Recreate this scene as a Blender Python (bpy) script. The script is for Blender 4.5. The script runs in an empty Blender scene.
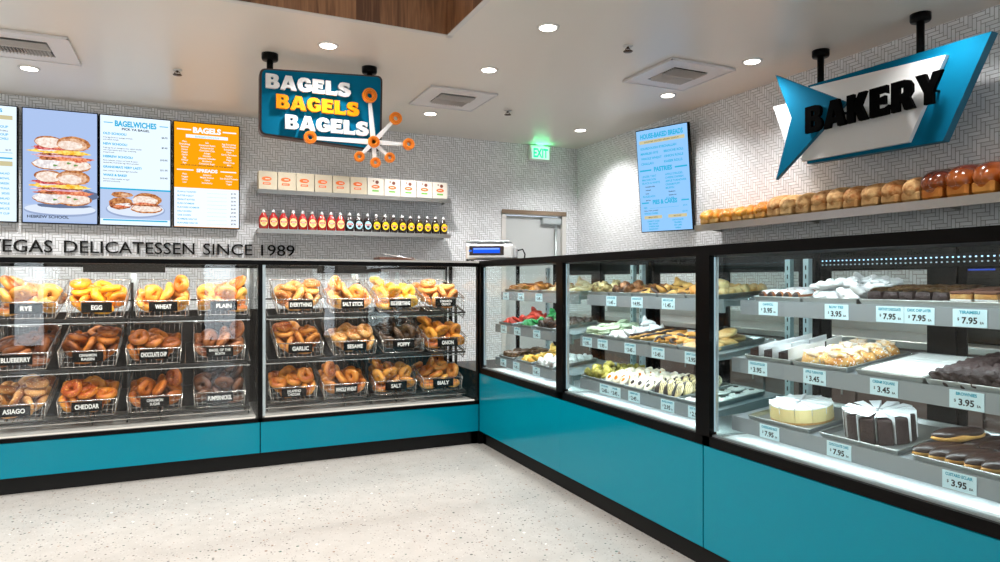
import bpy, math, random
from mathutils import Vector, Matrix, Euler
from mathutils.geometry import tessellate_polygon
random.seed(7)
R = math.radians
SC = bpy.context.scene
COL = SC.collection
# ------------------------------------------------------------------ layout (metres)
FX = 1.967      # front plane of the bakery cases (right run), they face -X
FY = 4.643      # front plane of the bagel cases (back run), they face -Y
WX = 4.20       # right wall
WY = 6.90       # back wall
CH = 2.815      # ceiling
EYE = 1.23
TOP = 1.38      # top of all cases
SIM = {
  'bagel0': [[-94,58,40,-24,-9,280],[7,87,76,38,77,-263],[100,52,69,-52,57,25],[-111,155,97,71,117,-180],[-40,179,106,4,111,88],[74,177,91,64,58,-87],[-115,260,128,-197,-124,-75],[-44,258,126,54,-102,292],[120,270,128,91,-102,190],[-51,339,146,73,61,227],[40,282,113,-44,5,-170],[97,378,130,-7,-302,-37],[-113,56,122,-106,45,-94],[-30,50,147,46,65,253],[102,100,135,-213,196,-5],[-112,148,204,-31,94,-56],[3,146,163,-68,50,-129],[99,182,165,-256,-13,70],[-101,261,215,8,-45,-280],[28,261,168,-31,-24,-268]],
  'bagel1': [[-33,58,40,-25,-1,309],[56,53,76,-172,84,201],[108,110,80,21,-83,-4],[-104,116,101,213,46,-42],[16,146,99,235,-135,-78],[110,213,113,-90,-65,66],[-127,220,118,-114,131,-126],[-60,197,107,-235,94,19],[41,220,114,240,51,133],[-113,330,144,-110,29,141],[-68,299,136,-253,-104,-85],[11,322,109,-307,25,-129],[-2,59,121,205,31,182],[88,104,155,0,-286,-118],[96,109,204,28,-1,43],[-67,124,170,18,-6,238],[27,264,162,-43,1,120],[99,399,157,-90,76,-291],[4,387,183,-54,-283,-80]],
  'bagel2': [[-107,57,66,-73,49,-145],[-7,57,58,4,31,108],[102,52,70,34,88,270],[-98,136,97,127,-243,40],[13,168,69,22,14,-55],[99,160,88,65,28,81],[-120,213,113,-235,105,65],[-17,272,110,-20,58,-131],[104,283,121,70,-4,-122],[-99,328,120,-47,300,84],[59,353,144,65,-18,-188],[108,50,201,-97,-134,171],[-58,78,136,-138,-69,77],[23,58,134,-231,45,-166],[103,119,135,-254,12,93],[-56,172,147,77,71,210],[26,173,154,-184,-82,-121],[87,227,167,85,5,-167]],
  'bagel3': [[-96,57,40,25,-4,17],[-14,59,68,-276,66,83],[97,57,40,18,18,-77],[-113,96,127,111,-64,139],[-34,173,70,5,-25,138],[97,180,72,25,-5,20],[-130,193,113,-162,6,157],[-49,234,116,47,-61,-194],[67,292,101,-15,-294,-94],[-97,341,143,52,49,253],[-77,283,129,79,-4,-276],[-15,349,151,98,104,119],[-33,154,165,-9,-47,222],[100,354,143,260,13,-45],[28,92,102,10,43,92],[-98,406,192,-106,-105,247],[78,166,133,54,15,82]],
  'bagel4': [[-32,69,63,-22,-83,183],[63,64,73,-107,26,189],[118,59,72,99,69,-181],[-52,162,67,24,-8,30],[-18,198,119,0,-275,23],[91,184,86,46,-36,125],[-109,244,117,64,-83,190],[-16,286,132,-101,185,25],[101,269,129,164,-3,275],[-100,360,131,-36,-11,150],[10,332,144,-107,189,12],[78,386,134,-22,-46,199],[-97,54,119,48,-5,36],[4,55,136,3,55,-83],[86,48,164,80,-43,74],[55,200,154,-9,4,-239],[119,141,146,139,-80,-185]],
  'disc0': [[-76,39,8,0,0,-99],[-9,34,8,0,0,-3],[54,32,8,0,0,157],[-66,118,8,0,0,-120],[8,117,16,-17,-24,50],[62,113,8,0,0,-277],[-76,190,8,0,0,156],[6,188,8,0,0,-270],[74,189,8,0,0,76],[-66,263,8,0,0,260],[0,270,8,0,0,79],[72,260,8,0,0,290],[-75,38,23,0,0,221],[-5,44,23,0,0,-198],[62,42,23,0,0,80],[-76,119,23,0,0,-266],[-6,118,28,-2,-29,-3],[70,124,23,0,0,297],[-62,195,23,0,0,-272],[2,205,23,0,0,-43],[66,190,23,0,0,-265],[-76,269,30,23,-18,-81],[-17,278,23,0,0,-9],[38,263,31,-20,19,-112],[-66,40,38,0,0,73],[0,37,38,0,0,-294],[61,42,38,0,0,-194],[-76,117,43,16,3,-195],[-17,126,40,-7,28,278],[77,104,38,0,0,251],[-57,183,38,0,0,-224],[7,187,38,0,0,190],[76,198,38,0,0,-94],[-76,257,45,22,18,-214]],
  'disc1': [[-71,40,8,0,0,-251],[-5,41,8,0,0,191],[65,37,8,0,0,-14],[-70,113,8,0,0,23],[-5,111,8,0,0,-109],[66,114,8,0,0,170],[-69,200,8,0,0,150],[-4,185,17,-6,31,242],[56,196,8,0,0,281],[-74,268,8,0,0,147],[-1,276,8,0,0,170],[62,266,8,0,0,218],[-76,43,23,0,0,261],[5,36,23,0,0,-47],[72,39,23,0,0,-9],[-76,113,23,0,0,8],[-14,117,23,0,0,293],[51,116,23,0,0,68],[-76,194,23,0,0,-37],[-12,216,26,-24,-21,34],[77,198,23,0,0,-92],[-76,279,23,0,0,145],[-2,278,23,0,0,192],[66,277,23,0,0,170],[-58,38,38,0,0,-213],[16,34,38,0,0,-16],[76,48,38,0,0,-187],[-71,124,38,0,0,-101],[1,99,38,0,0,-157],[65,114,38,0,0,-292]],
  'disc2': [[-77,48,8,0,0,247],[-1,44,8,0,0,-189],[70,33,8,0,0,-104],[-58,118,8,0,0,5],[-8,112,17,-14,31,-17],[65,110,8,0,0,99],[-72,189,8,0,0,264],[-9,192,8,0,0,-44],[55,199,8,0,0,-179],[-64,270,8,0,0,-308],[-2,274,8,0,0,281],[72,272,8,0,0,-170],[-74,31,23,0,0,277],[0,48,23,0,0,-24],[76,48,23,0,0,-21],[-73,110,23,0,0,31],[11,135,25,-16,30,-26],[77,125,23,0,0,-251],[-73,200,23,0,0,72],[-2,195,23,0,0,-200],[57,214,30,23,10,-70],[-77,262,23,0,0,27],[-4,258,23,0,0,257],[76,272,23,0,0,265],[-76,47,38,0,0,-128],[-5,55,38,0,0,65]],
  'disc3': [[-75,45,8,0,0,146],[-4,34,8,0,0,106],[74,39,8,0,0,123],[-63,124,8,0,0,-159],[6,117,8,0,0,-163],[73,118,8,0,0,88],[-64,198,8,0,0,-151],[-2,202,8,0,0,-314],[66,191,8,0,0,-310],[-76,268,8,0,0,-225],[-7,272,8,0,0,151],[60,279,8,0,0,-150],[-65,44,23,0,0,-174],[-3,46,23,0,0,-283],[70,38,23,0,0,115],[-76,120,23,0,0,-247],[1,113,23,0,0,37],[65,123,23,0,0,-231],[-74,195,23,0,0,223],[1,199,23,0,0,175],[62,187,23,0,0,-201],[-69,270,23,0,0,175]],
  'ball0': [[-85,58,19,14,-286,-133],[-12,55,19,303,-11,-24],[16,20,23,170,-131,-62],[85,45,19,-5,299,78],[-84,102,20,36,-34,122],[-34,95,19,16,4,187],[33,58,19,-9,281,-72],[85,91,19,309,-15,78],[-85,143,22,-86,123,74],[0,134,20,49,-302,42],[46,113,22,128,25,293],[81,137,19,286,-7,-118],[-77,184,20,0,-40,25],[-35,163,19,-11,302,-144],[18,204,19,-12,-303,6],[85,181,22,190,-76,-134],[-57,220,23,149,-80,-62],[-18,232,22,82,-122,39],[29,248,21,-76,-60,247],[84,226,21,242,-58,-14],[-85,256,20,-265,13,156],[-28,279,19,298,-4,-37],[22,289,21,-87,-20,240],[78,288,20,-50,45,-262],[-85,19,32,165,-26,10],[-42,20,23,135,101,40],[-15,33,53,63,-263,-115],[63,71,47,-263,48,-10],[-78,81,52,1,9,47],[-48,56,41,96,-246,106],[9,92,32,32,20,-180],[56,22,42,43,-25,-244],[-70,165,54,16,-312,48],[-46,130,42,-252,19,-141]],
  'ball1': [[-57,64,22,-181,25,212],[4,53,19,16,-4,164],[42,19,22,-117,-74,-33],[86,28,20,-296,-60,-67],[-86,95,22,125,-73,-219],[-24,88,21,26,-77,281],[46,83,20,18,47,-226],[88,86,23,160,26,-197],[-84,139,22,-124,238,-15],[-27,137,20,265,13,16],[24,125,19,-12,-303,18],[85,131,20,40,30,-219],[-87,181,21,-31,-230,38],[-46,184,22,-92,67,-41],[16,180,19,303,12,13],[66,186,19,-4,-16,-17],[-83,225,22,-82,122,48],[-22,232,22,-133,-25,109],[44,229,20,-12,273,-23],[87,227,21,-228,20,-141],[-80,271,19,4,16,-213],[-15,290,22,-43,214,80],[32,289,21,31,85,-109],[81,286,20,-14,49,-206],[-22,19,23,-117,-129,-50],[-52,114,44,-302,-33,83],[-73,25,19,-4,-298,-9],[36,51,45,-54,13,-13]],
  'long0': [[-62,49,15,-18,2,159],[42,43,16,54,5,69],[-43,175,16,-221,-7,-96],[44,144,16,54,5,-189],[-49,268,15,-13,-4,32],[28,256,16,-54,-5,146],[-90,84,17,179,-9,-177],[64,17,26,33,47,-9],[-6,199,17,135,-2,152],[24,178,18,185,16,-200],[-59,274,45,-248,-3,82],[71,279,22,-109,-282,-66],[-22,42,18,-16,-294,-107],[91,44,32,-15,-64,-168],[-60,142,15,-18,-313,-60],[74,199,15,298,-2,-91],[-92,284,46,124,-122,-177],[60,240,36,-67,-298,22],[-16,90,15,-309,-6,-35],[65,87,28,-201,263,-6],[-60,233,17,209,9,27],[68,118,30,218,58,27]],
  'long1': [[-56,48,16,54,-5,47],[45,68,16,-39,4,98],[-46,146,16,93,-7,57],[52,146,16,54,-5,-62],[-73,256,16,54,5,-94],[76,238,17,-135,-9,-187],[-22,30,16,260,1,60],[86,76,16,98,-8,123],[-79,163,20,199,-22,-214],[23,132,30,77,-61,45],[-36,292,15,15,-3,302],[83,272,43,76,-51,-107],[-60,104,16,221,7,39],[56,16,18,78,297,-1],[-73,211,29,-134,260,62],[-1,93,15,296,-2,16],[-26,254,20,30,29,-54],[0,204,16,-54,0,-53]],
  'long2': [[-56,66,16,32,11,-243],[21,49,17,134,-9,-141],[-64,133,16,54,-5,-66],[62,166,15,-18,2,60],[-36,257,15,-18,2,-20],[56,250,15,18,-2,-40],[-13,50,15,-13,-4,144],[55,45,19,87,25,193],[-57,228,15,-296,2,-33],[51,103,16,260,5,-7],[-56,293,15,-296,2,-5],[65,282,17,179,-1,262],[-66,28,34,276,26,-51],[91,52,19,-90,20,-165],[-38,157,16,-54,5,-48]],
}

# ------------------------------------------------------------------ materials
def lin(c):
    return tuple(((v/255)/12.92 if v/255 <= .04045 else ((v/255+.055)/1.055)**2.4) for v in c)
_mats = {}
def nt(name):
    m = bpy.data.materials.new(name); m.use_nodes = True
    t = m.node_tree; t.nodes.clear()
    return m, t
def N(t, typ, **k):
    n = t.nodes.new(typ)
    for a, v in k.items():
        if a.startswith('i_'):
            key = a[2:]; key = int(key) if key.isdigit() else key.replace('_', ' ')
            n.inputs[key].default_value = v
        else: setattr(n, a, v)
    return n
def L(t, a, b): t.links.new(a, b)
def out(t, sh):
    o = N(t, 'ShaderNodeOutputMaterial'); L(t, sh, o.inputs['Surface'])
def mat(name, rgb, rough=.5, metal=0., spec=.5, var=0., scale=8., bump=0., bscale=60., coat=0., sub=0.):
    """plain procedural surface: base colour with an optional noise variation and bump"""
    if name in _mats: return _mats[name]
    m, t = nt(name)
    p = N(t, 'ShaderNodeBsdfPrincipled'); c = lin(rgb)
    p.inputs['Base Color'].default_value = (*c, 1); p.inputs['Roughness'].default_value = rough
    p.inputs['Metallic'].default_value = metal; p.inputs['Specular IOR Level'].default_value = spec
    p.inputs['Coat Weight'].default_value = coat
    tc = N(t, 'ShaderNodeTexCoord')
    if var:
        n = N(t, 'ShaderNodeTexNoise', i_Scale=scale, i_Detail=4.); L(t, tc.outputs['Object'], n.inputs['Vector'])
        mx = N(t, 'ShaderNodeMix', data_type='RGBA')
        mx.inputs[6].default_value = (*[v*(1-var) for v in c], 1); mx.inputs[7].default_value = (*[min(1, v*(1+var)) for v in c], 1)
        L(t, n.outputs['Fac'], mx.inputs[0]); L(t, mx.outputs[2], p.inputs['Base Color'])
    if bump:
        n2 = N(t, 'ShaderNodeTexNoise', i_Scale=bscale, i_Detail=3.); L(t, tc.outputs['Object'], n2.inputs['Vector'])
        b = N(t, 'ShaderNodeBump', i_Strength=bump, i_Distance=.004); L(t, n2.outputs['Fac'], b.inputs['Height']); L(t, b.outputs[0], p.inputs['Normal'])
    out(t, p.outputs[0]); _mats[name] = m
    return m
def emit(name, rgb, s=1.):
    if name in _mats: return _mats[name]
    m, t = nt(name)
    e = N(t, 'ShaderNodeEmission', i_Strength=s); e.inputs[0].default_value = (*lin(rgb), 1)
    out(t, e.outputs[0]); _mats[name] = m
    return m
def emit_var(name, a, b, scale=60.):
    if name in _mats: return _mats[name]
    m, t = nt(name); tc = N(t, 'ShaderNodeTexCoord'); n = N(t, 'ShaderNodeTexNoise', i_Scale=float(scale), i_Detail=6.); L(t, tc.outputs['Object'], n.inputs['Vector'])
    cr = N(t, 'ShaderNodeValToRGB'); cr.color_ramp.elements[0].position = .38; cr.color_ramp.elements[0].color = (*lin(a), 1); cr.color_ramp.elements[1].position = .62; cr.color_ramp.elements[1].color = (*lin(b), 1)
    L(t, n.outputs['Fac'], cr.inputs[0]); e = N(t, 'ShaderNodeEmission', i_Strength=1.); L(t, cr.outputs[0], e.inputs[0]); out(t, e.outputs[0]); _mats[name] = m
    return m
def glass_mat(name, tint=(1, 1, 1), f0=.045, rough=.0):
    m, t = nt(name)
    g = N(t, 'ShaderNodeNewGeometry')
    d = N(t, 'ShaderNodeVectorMath', operation='DOT_PRODUCT'); L(t, g.outputs['Incoming'], d.inputs[0]); L(t, g.outputs['Normal'], d.inputs[1])
    ab = N(t, 'ShaderNodeMath', operation='ABSOLUTE'); L(t, d.outputs['Value'], ab.inputs[0])
    s = N(t, 'ShaderNodeMath', operation='SUBTRACT', i_0=1.); L(t, ab.outputs[0], s.inputs[1])
    pw = N(t, 'ShaderNodeMath', operation='POWER', i_1=5.); L(t, s.outputs[0], pw.inputs[0])
    ma = N(t, 'ShaderNodeMath', operation='MULTIPLY_ADD', i_1=.5, i_2=f0); L(t, pw.outputs[0], ma.inputs[0])
    tr = N(t, 'ShaderNodeBsdfTransparent'); tr.inputs[0].default_value = (*tint, 1)
    gl = N(t, 'ShaderNodeBsdfGlossy', i_Roughness=rough)
    mx = N(t, 'ShaderNodeMixShader'); L(t, ma.outputs[0], mx.inputs[0]); L(t, tr.outputs[0], mx.inputs[1]); L(t, gl.outputs[0], mx.inputs[2])
    out(t, mx.outputs[0]); _mats[name] = m
    return m
def mth(t, op, a, b=None, c=None):
    n = N(t, 'ShaderNodeMath', operation=op)
    for i, v in enumerate((a, b, c)):
        if v is None: continue
        if isinstance(v, (int, float)): n.inputs[i].default_value = v
        else: L(t, v, n.inputs[i])
    return n.outputs[0]
def herringbone(name, ax, cell=.0240, n=3, flip=1, tile=(238, 240, 243), grout=(160, 160, 161)):
    """small glazed tiles, 1:3, laid in a straight herringbone; grout lines and a little tone change from tile to tile"""
    m, t = nt(name)
    g = N(t, 'ShaderNodeNewGeometry'); sp = N(t, 'ShaderNodeSeparateXYZ'); L(t, g.outputs['Position'], sp.inputs[0])
    u = mth(t, 'DIVIDE', sp.outputs[ax], cell*flip); v = mth(t, 'DIVIDE', sp.outputs[2], cell)
    fu, fv = mth(t, 'FLOOR', u), mth(t, 'FLOOR', v)
    ru, rv = mth(t, 'SUBTRACT', u, fu), mth(t, 'SUBTRACT', v, fv)
    k = mth(t, 'FLOORED_MODULO', mth(t, 'SUBTRACT', fu, fv), 2*n)
    isv = mth(t, 'GREATER_THAN', k, n-.5)
    kv = mth(t, 'SUBTRACT', k, n)
    # along / across the tile
    lh = mth(t, 'ADD', k, ru); lv = mth(t, 'ADD', mth(t, 'SUBTRACT', n-1, kv), rv)
    def sel(a, b):   # a if horizontal else b
        return mth(t, 'ADD', mth(t, 'MULTIPLY', a, mth(t, 'SUBTRACT', 1, isv)), mth(t, 'MULTIPLY', b, isv))
    al = sel(lh, lv); ac = sel(rv, ru)
    e1 = mth(t, 'MINIMUM', al, mth(t, 'SUBTRACT', n, al)); e2 = mth(t, 'MINIMUM', ac, mth(t, 'SUBTRACT', 1, ac))
    e = mth(t, 'MINIMUM', e1, e2)
    mr = N(t, 'ShaderNodeMapRange', interpolation_type='SMOOTHSTEP'); mr.inputs[1].default_value = .055; mr.inputs[2].default_value = .11
    L(t, e, mr.inputs[0])
    idx = N(t, 'ShaderNodeCombineXYZ')
    L(t, sel(mth(t, 'SUBTRACT', fu, k), fu), idx.inputs[0]); L(t, sel(fv, mth(t, 'SUBTRACT', fv, mth(t, 'SUBTRACT', n-1, kv))), idx.inputs[1]); L(t, isv, idx.inputs[2])
    wn = N(t, 'ShaderNodeTexWhiteNoise', noise_dimensions='3D'); L(t, idx.outputs[0], wn.inputs[0])
    c = lin(tile)
    m1 = N(t, 'ShaderNodeMix', data_type='RGBA'); m1.inputs[6].default_value = (*[x*.9 for x in c], 1); m1.inputs[7].default_value = (*[min(1, x*1.06) for x in c], 1)
    L(t, wn.outputs['Value'], m1.inputs[0])
    m2 = N(t, 'ShaderNodeMix', data_type='RGBA'); m2.inputs[6].default_value = (*lin(grout), 1); L(t, mr.outputs[0], m2.inputs[0]); L(t, m1.outputs[2], m2.inputs[7])
    p = N(t, 'ShaderNodeBsdfPrincipled'); L(t, m2.outputs[2], p.inputs['Base Color'])
    ro = mth(t, 'MULTIPLY_ADD', mr.outputs[0], -.35, .7); L(t, ro, p.inputs['Roughness'])
    b = N(t, 'ShaderNodeBump', i_Strength=.5, i_Distance=.002); L(t, mr.outputs[0], b.inputs['Height']); L(t, b.outputs[0], p.inputs['Normal'])
    out(t, p.outputs[0]); return m
def terrazzo():
    m, t = nt('terrazzo')
    g = N(t, 'ShaderNodeNewGeometry')
    base = N(t, 'ShaderNodeTexNoise', i_Scale=9., i_Detail=6.); L(t, g.outputs['Position'], base.inputs['Vector'])
    mx = N(t, 'ShaderNodeMix', data_type='RGBA'); mx.inputs[6].default_value = (*lin((162, 157, 151)), 1); mx.inputs[7].default_value = (*lin((188, 183, 177)), 1)
    L(t, base.outputs['Fac'], mx.inputs[0]); cur = mx.outputs[2]
    for sc, thr, prob, cols in ((95, .34, .5, [(190, 186, 182), (132, 126, 120), (158, 150, 144)]), (62, .30, .26, [(92, 84, 76), (60, 84, 74), (140, 104, 78), (70, 66, 66)]), (36, .22, .14, [(70, 70, 64), (48, 88, 72), (120, 84, 60), (240, 238, 232)])):
        v = N(t, 'ShaderNodeTexVoronoi', i_Scale=float(sc)); L(t, g.outputs['Position'], v.inputs['Vector'])
        hs = N(t, 'ShaderNodeSeparateColor'); L(t, v.outputs['Color'], hs.inputs[0])
        on = mth(t, 'LESS_THAN', hs.outputs[0], prob)
        rad = mth(t, 'MULTIPLY_ADD', hs.outputs[2], thr*.7, thr*.45)
        inside = mth(t, 'LESS_THAN', v.outputs['Distance'], rad)
        f = mth(t, 'MULTIPLY', on, inside)
        cr = N(t, 'ShaderNodeValToRGB'); cr.color_ramp.interpolation = 'CONSTANT'
        while len(cr.color_ramp.elements) < len(cols): cr.color_ramp.elements.new(.5)
        for i, e in enumerate(cr.color_ramp.elements): e.position = i/len(cols); e.color = (*lin(cols[i]), 1)
        L(t, hs.outputs[1], cr.inputs[0])
        k = N(t, 'ShaderNodeMix', data_type='RGBA'); L(t, f, k.inputs[0]); L(t, cur, k.inputs[6]); L(t, cr.outputs[0], k.inputs[7]); cur = k.outputs[2]
    p = N(t, 'ShaderNodeBsdfPrincipled', i_Roughness=.28); L(t, cur, p.inputs['Base Color']); p.inputs['Specular IOR Level'].default_value = .4
    out(t, p.outputs[0]); return m
def wood_mat(name, a, b, ax=2, plank=.14):
    m, t = nt(name)
    g = N(t, 'ShaderNodeNewGeometry'); mp = N(t, 'ShaderNodeMapping'); mp.inputs['Scale'].default_value = (38, 38, 2.2); L(t, g.outputs['Position'], mp.inputs[0])
    n = N(t, 'ShaderNodeTexNoise', i_Scale=1., i_Detail=6., i_Distortion=1.2); L(t, mp.outputs[0], n.inputs['Vector'])
    sp = N(t, 'ShaderNodeSeparateXYZ'); L(t, g.outputs['Position'], sp.inputs[0])
    s = mth(t, 'DIVIDE', mth(t, 'ADD', sp.outputs[0], sp.outputs[1]), plank); f = mth(t, 'FLOOR', s)
    w = N(t, 'ShaderNodeTexWhiteNoise', noise_dimensions='1D'); L(t, f, w.inputs['W'])
    fac = mth(t, 'ADD', mth(t, 'MULTIPLY', n.outputs['Fac'], .9), mth(t, 'MULTIPLY', mth(t, 'SUBTRACT', w.outputs['Value'], .5), .55))
    cr = N(t, 'ShaderNodeValToRGB'); cr.color_ramp.elements[0].position = .25; cr.color_ramp.elements[0].color = (*lin(a), 1); cr.color_ramp.elements[1].position = .7; cr.color_ramp.elements[1].color = (*lin(b), 1)
    L(t, fac, cr.inputs[0])
    p = N(t, 'ShaderNodeBsdfPrincipled', i_Roughness=.45); L(t, cr.outputs[0], p.inputs['Base Color']); out(t, p.outputs[0]); return m
def baked(name, dark, light, scale=22., seeds=None, sd=.5, rough=.42, bump=.5, topdark=True, swirl=None, coat=0.):
    """crust: browned on top, paler on the sides, blotchy, optional seeds/toppings (list of colours, density sd)"""
    if name in _mats: return _mats[name]
    m, t = nt(name)
    tc = N(t, 'ShaderNodeTexCoord')
    oi = N(t, 'ShaderNodeObjectInfo')
    off = N(t, 'ShaderNodeVectorMath', operation='ADD'); sc_ = N(t, 'ShaderNodeVectorMath', operation='SCALE', i_Scale=9.)
    cm = N(t, 'ShaderNodeCombineXYZ'); L(t, oi.outputs['Random'], cm.inputs[0]); L(t, oi.outputs['Random'], cm.inputs[1]); L(t, cm.outputs[0], sc_.inputs[0])
    L(t, tc.outputs['Object'], off.inputs[0]); L(t, sc_.outputs[0], off.inputs[1])
    n = N(t, 'ShaderNodeTexNoise', i_Scale=scale, i_Detail=5.); L(t, off.outputs[0], n.inputs['Vector'])
    fac = n.outputs['Fac']
    if topdark:
        sp = N(t, 'ShaderNodeSeparateXYZ'); L(t, tc.outputs['Generated'], sp.inputs[0])
        fac = mth(t, 'ADD', mth(t, 'MULTIPLY', fac, .8), mth(t, 'MULTIPLY', mth(t, 'SUBTRACT', .75, sp.outputs[2]), .55))
    fac = mth(t, 'ADD', fac, mth(t, 'MULTIPLY', mth(t, 'SUBTRACT', oi.outputs['Random'], .5), .22))
    cr = N(t, 'ShaderNodeValToRGB'); cr.color_ramp.elements[0].position = .3; cr.color_ramp.elements[0].color = (*lin(dark), 1); cr.color_ramp.elements[1].position = .75; cr.color_ramp.elements[1].color = (*lin(light), 1)
    L(t, fac, cr.inputs[0]); cur = cr.outputs[0]
    for i, c in enumerate(seeds or []):
        v = N(t, 'ShaderNodeTexVoronoi', i_Scale=150.+40*i); L(t, off.outputs[0], v.inputs['Vector'])
        hs = N(t, 'ShaderNodeSeparateColor'); L(t, v.outputs['Color'], hs.inputs[0])
        f = mth(t, 'MULTIPLY', mth(t, 'LESS_THAN', hs.outputs[0], sd), mth(t, 'LESS_THAN', v.outputs['Distance'], .42))
        k = N(t, 'ShaderNodeMix', data_type='RGBA'); L(t, f, k.inputs[0]); L(t, cur, k.inputs[6]); k.inputs[7].default_value = (*lin(c), 1); cur = k.outputs[2]
    if swirl:
        wv = N(t, 'ShaderNodeTexWave', i_Scale=swirl[1], i_Distortion=(swirl[3] if len(swirl) > 3 else 3.), i_Detail=3.); L(t, off.outputs[0], wv.inputs['Vector'])
        f = mth(t, 'GREATER_THAN', wv.outputs['Fac'], swirl[2])
        k = N(t, 'ShaderNodeMix', data_type='RGBA'); L(t, f, k.inputs[0]); L(t, cur, k.inputs[6]); k.inputs[7].default_value = (*lin(swirl[0]), 1); cur = k.outputs[2]
    p = N(t, 'ShaderNodeBsdfPrincipled', i_Roughness=rough); L(t, cur, p.inputs['Base Color']); p.inputs['Coat Weight'].default_value = coat
    b = N(t, 'ShaderNodeBump', i_Strength=bump, i_Distance=.003); n2 = N(t, 'ShaderNodeTexNoise', i_Scale=scale*5, i_Detail=3.); L(t, off.outputs[0], n2.inputs['Vector'])
    L(t, n2.outputs['Fac'], b.inputs['Height']); L(t, b.outputs[0], p.inputs['Normal'])
    out(t, p.outputs[0]); _mats[name] = m
    return m

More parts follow.
